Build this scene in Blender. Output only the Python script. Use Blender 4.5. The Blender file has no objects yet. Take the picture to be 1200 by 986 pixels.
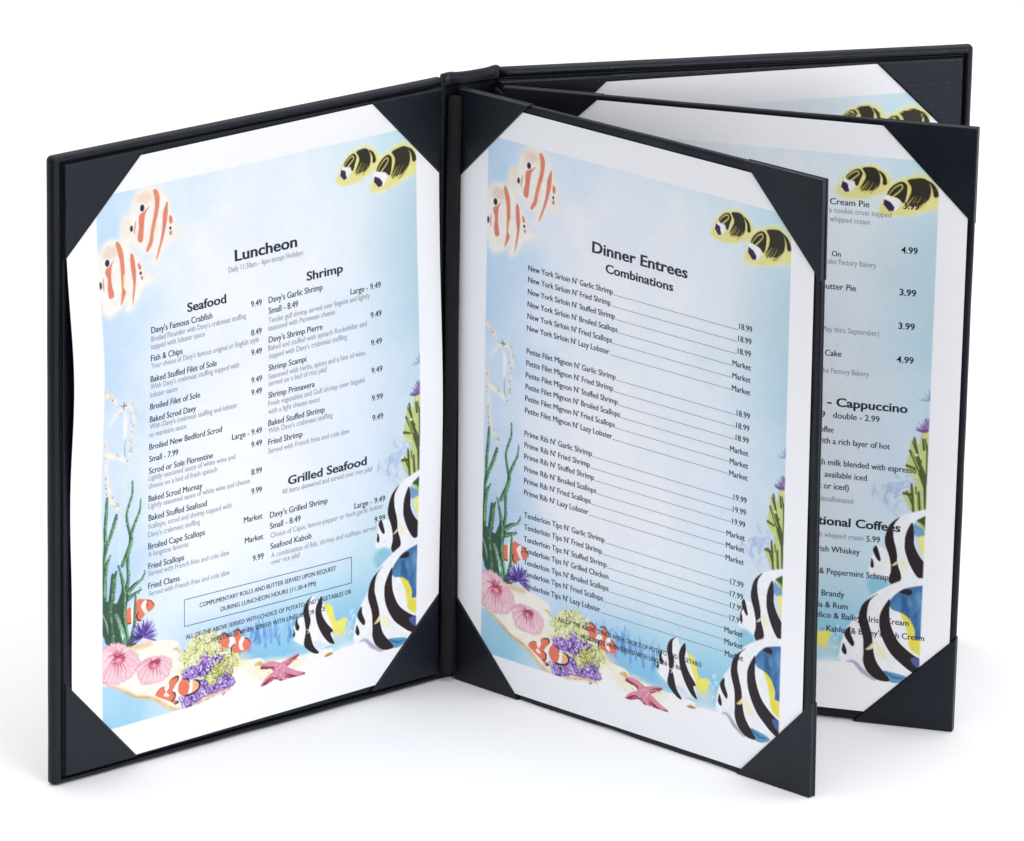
import bpy, bmesh, math, random
import numpy as np
from mathutils import Vector, Matrix

# ------------------------------------------------------------------ camera, world, lights
sc = bpy.context.scene
col = sc.collection
cam = bpy.data.cameras.new('camera')
cam.sensor_fit = 'HORIZONTAL'; cam.sensor_width = 36; cam.lens = 240.43
cam.shift_y = -0.11076
cam.clip_start = 0.1; cam.clip_end = 200
camo = bpy.data.objects.new('camera', cam); col.objects.link(camo)
R_ = (0.999796, 0.01088, 0.017043); U_ = (-0.019413, 0.280836, 0.959559); F_ = (-0.005654, 0.959694, -0.28099)
camo.matrix_world = Matrix(((R_[0], U_[0], -F_[0], 0.051), (R_[1], U_[1], -F_[1], -3.02824), (R_[2], U_[2], -F_[2], 1.07), (0, 0, 0, 1)))
sc.camera = camo
sc.render.resolution_x = 1024; sc.render.resolution_y = 841
vs = sc.view_settings
vs.view_transform = 'Standard'; vs.look = 'None'; vs.exposure = 0; vs.gamma = 1; vs.use_curve_mapping = False

# studio surround: a white room of light, brightest overhead
w = bpy.data.worlds.new('World'); sc.world = w; w.use_nodes = True
nt = w.node_tree; bg = nt.nodes['Background']
tc = nt.nodes.new('ShaderNodeTexCoord'); sx = nt.nodes.new('ShaderNodeSeparateXYZ'); rp = nt.nodes.new('ShaderNodeValToRGB')
nt.links.new(tc.outputs['Generated'], sx.inputs[0]); nt.links.new(sx.outputs['Z'], rp.inputs[0]); nt.links.new(rp.outputs[0], bg.inputs[0])
e = rp.color_ramp.elements
mr = nt.nodes.new('ShaderNodeMapRange'); mr.inputs['From Min'].default_value = -1
nt.links.new(sx.outputs['Z'], mr.inputs[0]); nt.links.new(mr.outputs[0], rp.inputs[0])
e[0].position = 0.46; e[0].color = (.10, .10, .11, 1)          # darkness added below the table edge, dimming what the leather reflects
e[1].position = 1.0; e[1].color = (1.33, 1.33, 1.36, 1)
e.new(.51).color = (.42, .425, .45, 1)
bg.inputs[1].default_value = 1.0

def area(name, loc, aim, size, power, color=(1, 1, 1)):
    l = bpy.data.lights.new(name, 'AREA'); l.shape = 'RECTANGLE'; l.size, l.size_y = size; l.energy = power; l.color = color
    o = bpy.data.objects.new(name, l); col.objects.link(o); o.location = loc
    o.rotation_euler = (Vector(aim) - Vector(loc)).to_track_quat('-Z', 'Y').to_euler()
    return o
area('softbox', (1.55, -2.3, 1.7), (0, 0, .12), (1.2, 1.2), 13)
area('front_strip', (1.05, -2.0, .42), (0, 0, .16), (.9, .5), 16)
area('side_strip', (1.75, -.15, .34), (0, 0, .15), (.5, .6), 4.5)
area('overhead_softbox', (0, .5, 2.4), (0, 0, 0), (2.2, 1.6), 13)

# ------------------------------------------------------------------ helpers
def tag(o, label=None, cat=None, group=None, kind=None):
    for k, v in (('label', label), ('category', cat), ('group', group), ('kind', kind)):
        if v: o[k] = v
    return o

def link(name, me, mat, parent=None, smooth=True):
    me.materials.append(mat)
    if smooth:
        me.polygons.foreach_set('use_smooth', [True] * len(me.polygons))
    o = bpy.data.objects.new(name, me); col.objects.link(o)
    if parent: o.parent = parent
    return o

def mesh(name, verts, faces):
    me = bpy.data.meshes.new(name); me.from_pydata([tuple(v) for v in verts], [], faces); me.update(); return me

def mat(name, color=(.5, .5, .5), rough=.5, spec=.5):
    m = bpy.data.materials.new(name); m.use_nodes = True
    b = m.node_tree.nodes['Principled BSDF']
    b.inputs['Base Color'].default_value = (*color, 1); b.inputs['Roughness'].default_value = rough
    b.inputs['Specular IOR Level'].default_value = spec; b.inputs['Specular Tint'].default_value = (.84, .9, 1, 1) if 'leatherette' in name else (1, 1, 1, 1)
    return m, m.node_tree, b

def noise_bump(nt, b, layers, dist=.0002):
    """fine grain: sum of noise / voronoi layers in object space -> bump"""
    tc = nt.nodes.new('ShaderNodeTexCoord'); prev = None
    for kind, scale, amt in layers:
        n = nt.nodes.new('ShaderNodeTexNoise' if kind == 'n' else 'ShaderNodeTexVoronoi')
        n.inputs['Scale'].default_value = scale
        nt.links.new(tc.outputs['Object'], n.inputs['Vector'])
        bp = nt.nodes.new('ShaderNodeBump'); bp.inputs['Strength'].default_value = amt; bp.inputs['Distance'].default_value = dist
        nt.links.new(n.outputs[0], bp.inputs['Height'])
        if prev: nt.links.new(prev.outputs[0], bp.inputs['Normal'])
        prev = bp
    nt.links.new(prev.outputs[0], b.inputs['Normal'])

def rough_var(nt, b, scale, lo, hi):
    tc = nt.nodes.new('ShaderNodeTexCoord'); n = nt.nodes.new('ShaderNodeTexNoise'); n.inputs['Scale'].default_value = scale
    mr = nt.nodes.new('ShaderNodeMapRange'); mr.inputs['From Min'].default_value = .3; mr.inputs['From Max'].default_value = .7
    mr.inputs['To Min'].default_value = lo; mr.inputs['To Max'].default_value = hi
    nt.links.new(tc.outputs['Object'], n.inputs['Vector']); nt.links.new(n.outputs[0], mr.inputs[0]); nt.links.new(mr.outputs[0], b.inputs['Roughness'])

M_leather, nt, b = mat('black_leatherette', (.0034, .0043, .0080), .45, .3)
noise_bump(nt, b, [('v', 1300, .55), ('n', 90, .5)], .00014); rough_var(nt, b, 60, .33, .46)
M_pocket, nt, b = mat('pocket_leatherette', (.0040, .0050, .0092), .45, .34)
noise_bump(nt, b, [('v', 1300, .6), ('n', 45, .9)], .00015); rough_var(nt, b, 50, .34, .48)
M_felt, nt, b = mat('ribbed_black_cloth', (.005, .005, .006), .85, .25)
noise_bump(nt, b, [('n', 1800, .9)], .0004)
M_thread, nt, b = mat('grey_thread', (.10, .105, .12), .7, .3); noise_bump(nt, b, [('n', 3000, .4)], .0001)
M_floor, nt, b = mat('white_sweep', (.94, .94, .942), .7, .2); noise_bump(nt, b, [('n', 400, .03)], .0001)
M_ink, nt, b = mat('black_ink', (.022, .020, .035), .5, .3); rough_var(nt, b, 300, .45, .6)
M_grey, nt, b = mat('grey_ink', (.30, .30, .36), .55, .3); rough_var(nt, b, 300, .5, .6)
M_line, nt, b = mat('line_ink', (.12, .12, .15), .55, .3); rough_var(nt, b, 300, .5, .6)
M_paper, nt, b = mat('printed_paper', (.8, .8, .8), .55, .25)
at = nt.nodes.new('ShaderNodeAttribute'); at.attribute_name = 'print'
fn = nt.nodes.new('ShaderNodeTexNoise'); fn.inputs['Scale'].default_value = 900
tcn = nt.nodes.new('ShaderNodeTexCoord'); nt.links.new(tcn.outputs['Object'], fn.inputs['Vector'])
mx = nt.nodes.new('ShaderNodeMix'); mx.data_type = 'RGBA'; mx.blend_type = 'MULTIPLY'; mx.inputs[0].default_value = .06
nt.links.new(at.outputs['Color'], mx.inputs[6]); nt.links.new(fn.outputs[0], mx.inputs[7]); nt.links.new(mx.outputs[2], b.inputs['Base Color'])
noise_bump(nt, b, [('n', 1200, .12), ('n', 14, .35)], .0003)

# ------------------------------------------------------------------ the ground it stands on
fl = link('tabletop', mesh('tabletop', [(-.8, -.55, 0), (3.5, -.55, 0), (16, 24, 0), (-24, 24, 0), (-8, .4, 0)], [[0, 1, 2, 3, 4]]), M_floor, smooth=False)  # front and left edges kept close, so the leather mirrors less white
tag(fl, 'plain white tabletop under the open menu folder', kind='structure')

# ------------------------------------------------------------------ the panels of the folder: plane + outline quad (mm), as seen from the front
FR = {'A': ((0, 0, 0), (-.74046, -.6721, 0), (-.00354, .0039, .99999), (.67209, -.74045, .00526)),
      'B': ((.00999, .00384, 0), (.73184, -.68148, 0), (-.00615, -.0066, .99996), (-.68145, -.73181, -.00902)),
      'C': ((.0268, .00164, 0), (.96548, -.26048, 0), (.0035, .01296, .99991), (-.26046, -.96539, .01343)),
      'D': ((.0247, .01647, 0), (.96695, .25498, 0), (0, 0, 1), (.25498, -.96695, 0))}
FR = {k: [np.array(x, float) for x in v] for k, v in FR.items()}
QUAD = {'A': ((225.5, 291.3), (-.1, 291.5), (-2.3, .1), (226.6, .1)), 'B': ((-.3, 286.4), (219.8, 287), (220.9, .2), (.8, .2)),
        'C': ((0, 286.8), (221.4, 286.5), (220.5, .5), (0, .3)), 'D': ((0, 292.6), (229.2, 293.3), (229, .1), (0, .1))}
PAPER = {'A': ((218.7, 283.7), (1.8, 286.4), (-1.5, 6.8), (215.4, 4.2)), 'B': ((.9, 283), (216.1, 282), (215.2, 3), (-1.1, 2.6)),
         'C': ((2.6, 284.6), (218.5, 284.2), (217.7, 5.3), (1.8, 5)), 'D': ((6.5, 283.1), (222.4, 287.3), (222.4, 8), (6.5, 4))}
PW, PH = 215.9, 279.4

def world(k, uv, n):
    O, U, V, N = FR[k]; uv = np.asarray(uv, float)
    return O + (uv[..., 0:1] * U + uv[..., 1:2] * V + np.asarray(n, float)[..., None] * N) / 1000

def homog(src, dst):
    Mx = []
    for (x, y), (u, v) in zip(src, dst):
        Mx.append([x, y, 1, 0, 0, 0, -u * x, -u * y, -u]); Mx.append([0, 0, 0, x, y, 1, -v * x, -v * y, -v])
    return np.linalg.svd(np.array(Mx, float))[2][-1].reshape(3, 3)

HS = {k: homog([(0, 0), (PW, 0), (PW, PH), (0, PH)], PAPER[k]) for k in PAPER}

def sheet_uv(k, s, t):
    h = HS[k]; d = h[2, 0] * s + h[2, 1] * t + h[2, 2]
    return np.stack([(h[0, 0] * s + h[0, 1] * t + h[0, 2]) / d, (h[1, 0] * s + h[1, 1] * t + h[1, 2]) / d], -1)

def bow(k, s, t):
    """how far (mm) the page lifts off its panel between the corner pockets"""
    f = np.clip(s / PW, 0, 1)
    edge = np.sin(np.pi * np.clip(t / PH, 0, 1)) * np.sin(np.pi * f)
    if k == 'A':
        L = 4.3 * np.exp(-((t - 95) / 42) ** 2) + .9 * np.exp(-((t - 195) / 30) ** 2)
        R = 2.7 * np.exp(-((t - 150) / 65) ** 2)
        return 1.15 * (L * (1 - f) + R * f)
    return {'B': .5, 'C': .6, 'D': .4}[k] * edge

def sheet_pos(k, s, t, off=0.):
    return world(k, sheet_uv(k, s, t), .5 + bow(k, s, t) + off)

def quad_uv(k, fx, fy):
    q = np.array(QUAD[k]); fx = np.asarray(fx)[..., None]; fy = np.asarray(fy)[..., None]
    return (q[0] * (1 - fx) + q[1] * fx) * fy + (q[3] * (1 - fx) + q[2] * fx) * (1 - fy)

def panel_size(k):
    q = np.array(QUAD[k]); return np.linalg.norm(q[0] - q[1]), np.linalg.norm(q[0] - q[3])

SIDE = {'A': (1.22, .12, .8, .66), 'D': (.12, 1.0, 1.05, .8), 'B': (1, 1, 1, 1), 'C': (1, 1, 1, 1)}   # rim width factors: left, right, top, bottom

def ring(k, d, rad, seg=48, cs=5):
    """points of the panel outline inset by d mm with rounded corners -> (fx, fy)"""
    W, H = panel_size(k); r = max(rad, .05); pts = []; l_, r_, t_, b_ = (d * q for q in SIDE[k])
    rl = .08 if k == 'D' else r; rr = .08 if k == 'A' else r      # square corners where a board meets the spine
    cx = [(W - r_ - rr, H - t_ - rr, 0, rr), (l_ + rl, H - t_ - rl, 90, rl), (l_ + rl, b_ + rl, 180, rl), (W - r_ - rr, b_ + rr, 270, rr)]
    for i in range(4):
        x, y, a0, r = cx[i]
        for j in range(cs + 1):
            a = math.radians(a0 + 90 * j / cs); pts.append((x + r * math.cos(a), y + r * math.sin(a)))
        x2, y2, a2, r2 = cx[(i + 1) % 4]; a = math.radians(a2)
        p0 = np.array(pts[-1]); p1 = np.array((x2 + r2 * math.cos(a), y2 + r2 * math.sin(a)))
        for j in range(1, seg): pts.append(tuple(p0 + (p1 - p0) * j / seg))
    p = np.array(pts); return p[:, 0] / W, p[:, 1] / H

def board(name, k, profile, corner, M, parent, wob=.12):
    rng = np.random.RandomState(ord(k)); V = []; n = None; ph = rng.rand(6) * 6.28
    for d, h in profile:
        fx, fy = ring(k, d, max(corner - d * .6, .15)); n = len(fx)
        a = np.arange(n) / n * 2 * np.pi
        wv = wob * (np.sin(9 * a + ph[0]) + np.sin(17 * a + ph[1]) + .7 * np.sin(31 * a + ph[2])) / 2 * math.exp(-d / 4)
        uv = quad_uv(k, fx, fy); c = quad_uv(k, .5, .5)
        dirv = uv - c; dirv /= np.linalg.norm(dirv, axis=1)[:, None]
        uv = uv + dirv * (wv * .5)[:, None]; uv[:, 1] = np.maximum(uv[:, 1], .05)
        hh = np.full(n, float(h))
        if k in 'AD' and h > -1:                      # no raised rim along the spine
            e_ = (1 - fx if k == 'A' else fx) * panel_size(k)[0]; flat = np.clip((e_ - .12 * d - .2) / 1.2, 0, 1); hh = hh * flat + -.1 * (1 - flat)
        V.append(world(k, uv, hh + wv))
    F = [list(range(n))]
    for i in range(len(profile) - 1):
        for j in range(n):
            j2 = (j + 1) % n; F.append([i * n + j2, i * n + j, (i + 1) * n + j, (i + 1) * n + j2])
    F.append(list(range((len(profile) - 1) * n, len(profile) * n))[::-1])
    me = mesh(name, np.concatenate(V), F)
    bm = bmesh.new(); bm.from_mesh(me); bmesh.ops.recalc_face_normals(bm, faces=bm.faces)
    for f in bm.faces: f.smooth = len(f.verts) == 4
    bm.to_mesh(me); bm.free()
    return link(name, me, M, parent, smooth=False)

def prism(name, pts0, pts1, M, parent, bev=.0003):
    bm = bmesh.new(); a = [bm.verts.new(p) for p in pts0]; b_ = [bm.verts.new(p) for p in pts1]; n = len(a)
    bm.faces.new(a[::-1]); bm.faces.new(b_)
    for i in range(n): bm.faces.new([a[i], a[(i + 1) % n], b_[(i + 1) % n], b_[i]])
    bmesh.ops.recalc_face_normals(bm, faces=bm.faces)
    if bev: bmesh.ops.bevel(bm, geom=list(bm.edges), offset=bev, segments=3, profile=.5, affect='EDGES', clamp_overlap=True)
    me = bpy.data.meshes.new(name); bm.to_mesh(me); bm.free()
    return link(name, me, M, parent, smooth=False)

def cross_lines(p, q, r, s):
    l = np.cross(np.cross([*p, 1], [*q, 1]), np.cross([*r, 1], [*s, 1])); return l[:2] / l[2]

# ------------------------------------------------------------------ the folder
cover = bpy.data.objects.new('menu_cover', None); col.objects.link(cover)
tag(cover, 'black leatherette menu folder standing open with four corner-pocketed panels', 'menu cover')
BOARD = [(1.2, -4.0), (.35, -3.85), (0, -3.2), (0, -1.9), (.12, -1.0), (.45, -.2), (1.0, .45), (1.7, .85), (2.4, .95), (3.1, .75), (3.7, .25), (4.1, -.6), (4.35, -1.5), (4.9, -1.5), (5.1, -.6), (5.4, -.1), (5.9, 0), (8, 0)]
LEAF = [(1.2, -2.7), (.25, -2.6), (0, -2.2), (0, -1.7), (.5, -1.4), (0, -1.1), (0, -.5), (.2, -.1), (.8, .15), (2.4, .15), (2.9, 0), (6, 0)]
CUT = {'A': [(42.2, 39.8), (39.8, 39.5), (38.4, 36.8), (36, 39.4)], 'B': [(38.3, 37.4), (37.5, 36.9), (35.3, 36.1), (39.2, 39.9)],
       'C': [(41.6, 40), (40.3, 39.5), (39, 37.5), (40, 40)], 'D': [(45, 42), (40.2, 40), (40, 40), (40, 40)]}
part = {}
for k in 'ADBC':
    big = k in 'AD'
    nm = 'cover_board' if big else 'inner_panel'
    part[k] = board(nm, k, BOARD if big else LEAF, 2.2 if big else 1.4, M_leather, cover, .2 if big else .4)
    W, H = panel_size(k); q = np.array(QUAD[k]); d0 = 5.3 if big else -.35
    fl_, fr_, ft_, fb_ = (d0 * q / D_ for q, D_ in zip(SIDE[k], (W, W, H, H)))
    inner = [quad_uv(k, fl_, 1 - ft_), quad_uv(k, 1 - fr_, 1 - ft_), quad_uv(k, 1 - fr_, fb_), quad_uv(k, fl_, fb_)]
    for i, (ct, cs) in enumerate(CUT[k]):
        c = [(0, 0), (PW, 0), (PW, PH), (0, PH)][i]
        sx_ = 1 if c[0] == 0 else -1; sy_ = 1 if c[1] == 0 else -1
        g0 = sheet_uv(k, np.array(c[0] + sx_ * ct), np.array(float(c[1]))); g1 = sheet_uv(k, np.array(float(c[0])), np.array(c[1] + sy_ * cs))
        hz = (inner[0], inner[1]) if sy_ > 0 else (inner[3], inner[2])
        vt = (inner[0], inner[3]) if sx_ > 0 else (inner[1], inner[2])
        tri = np.array([inner[i], cross_lines(g0, g1, *hz), cross_lines(g0, g1, *vt)])
        tri[:, 1] = np.maximum(tri[:, 1], .1)
        lo, hi = (-.4, 1.5) if big else (-1.2, 1.45)
        if not big: prism('corner_pocket', world(k, tri, np.full(3, -3.1)), world(k, tri, np.full(3, -1.65)), M_pocket, part[k], .0005)   # the back of the leaf has its own
        prism('corner_pocket', world(k, tri, np.full(3, lo)), world(k, tri, np.full(3, hi)), M_pocket, part[k], .0010 if big else .0006)

# spine: leather strip between the two cover boards, hemmed at the top
P0 = world('A', np.array(QUAD['A'][2]), np.array(-1.2)); P1 = world('D', np.array(QUAD['D'][3]), np.array(-1.2))
P0[2] = P1[2] = 0
along = (P1 - P0); Ls = np.linalg.norm(along[:2]); along /= Ls; nrm = np.array([along[1], -along[0], 0])
prof = [(-2.4, 0.2)] + [(-2.4, z) for z in (100, 200, 284, 291)] + [(-1.9, 292.6), (-.9, 293.2), (.2, 292.9), (.9, 292), (1.15, 290.5), (1.15, 288.4), (.8, 287.3), (.15, 287), (0, 286.6), (0, 200), (0, 100), (0, .2)]
NS = 26; V = []; F = []
for i in range(NS + 1):
    f = i / NS
    hump = .55 * math.exp(-((f - .12) / .1) ** 2) + .9 * math.exp(-((f - .93) / .1) ** 2) - .25 * math.exp(-((f - .5) / .2) ** 2)
    crease = -.5 * math.exp(-((f) / .05) ** 2) - .6 * math.exp(-((1 - f) / .05) ** 2)
    for n_, z_ in prof:
        top = max(0, (z_ - 280) / 12)
        V.append(P0 + along * (Ls * (-.05 + 1.09 * f)) + nrm * ((n_ + (hump * .6 + crease) * top + .25 * math.sin(f * 7)) / 1000) + np.array([0, 0, (z_ + top * (hump + .4 * crease)) / 1000]))
m_ = len(prof)
for i in range(NS):
    for j in range(m_):
        j2 = (j + 1) % m_; F.append([i * m_ + j, i * m_ + j2, (i + 1) * m_ + j2, (i + 1) * m_ + j])
F.append(list(range(m_))[::-1]); F.append(list(range(NS * m_, NS * m_ + m_)))
me = mesh('spine', V, F); bm = bmesh.new(); bm.from_mesh(me); bmesh.ops.recalc_face_normals(bm, faces=bm.faces)
for f in bm.faces: f.smooth = len(f.verts) == 4
bm.to_mesh(me); bm.free()
link('spine', me, M_leather, cover, smooth=False)

# ribbed cloth hinge in front of the spine, and the flap that carries the rear leaf
V = []; F = []; nz, na = 150, 20; rg = random.Random(4)
for i in range(nz + 1):
    z = .004 + (.2835 - .004) * i / nz
    rr = .0031 * (1 + .035 * math.sin(i * 2.1)) * (.82 if i in (0, nz) else 1)
    for j in range(na):
        a = 2 * math.pi * j / na
        V.append((.0054 + rr * math.cos(a) + .0002 * math.sin(i * .09), -.0006 + rr * .8 * math.sin(a), z))
for i in range(nz):
    for j in range(na): F.append([i * na + j, i * na + (j + 1) % na, (i + 1) * na + (j + 1) % na, (i + 1) * na + j])
F.append(list(range(na))[::-1]); F.append(list(range(nz * na, nz * na + na)))
link('hinge_strip', mesh('hinge_strip', V, F), M_felt, cover)
prism('hinge_strip', [(.0268, .0035, .002), (.0282, .0035, .002), (.0246, .0165, .002), (.0228, .0150, .002)],
      [(.0268, .0035, .284), (.0282, .0035, .284), (.0246, .0165, .284), (.0228, .0150, .284)], M_felt, cover, .0004)
prism('hinge_strip', [(.0085, .0022, .002), (.0112, .0026, .002), (.0125, .0075, .002), (.0085, .006, .002)],
      [(.0085, .0022, .283), (.0112, .0026, .283), (.0125, .0075, .283), (.0085, .006, .283)], M_felt, cover, .0004)

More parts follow.
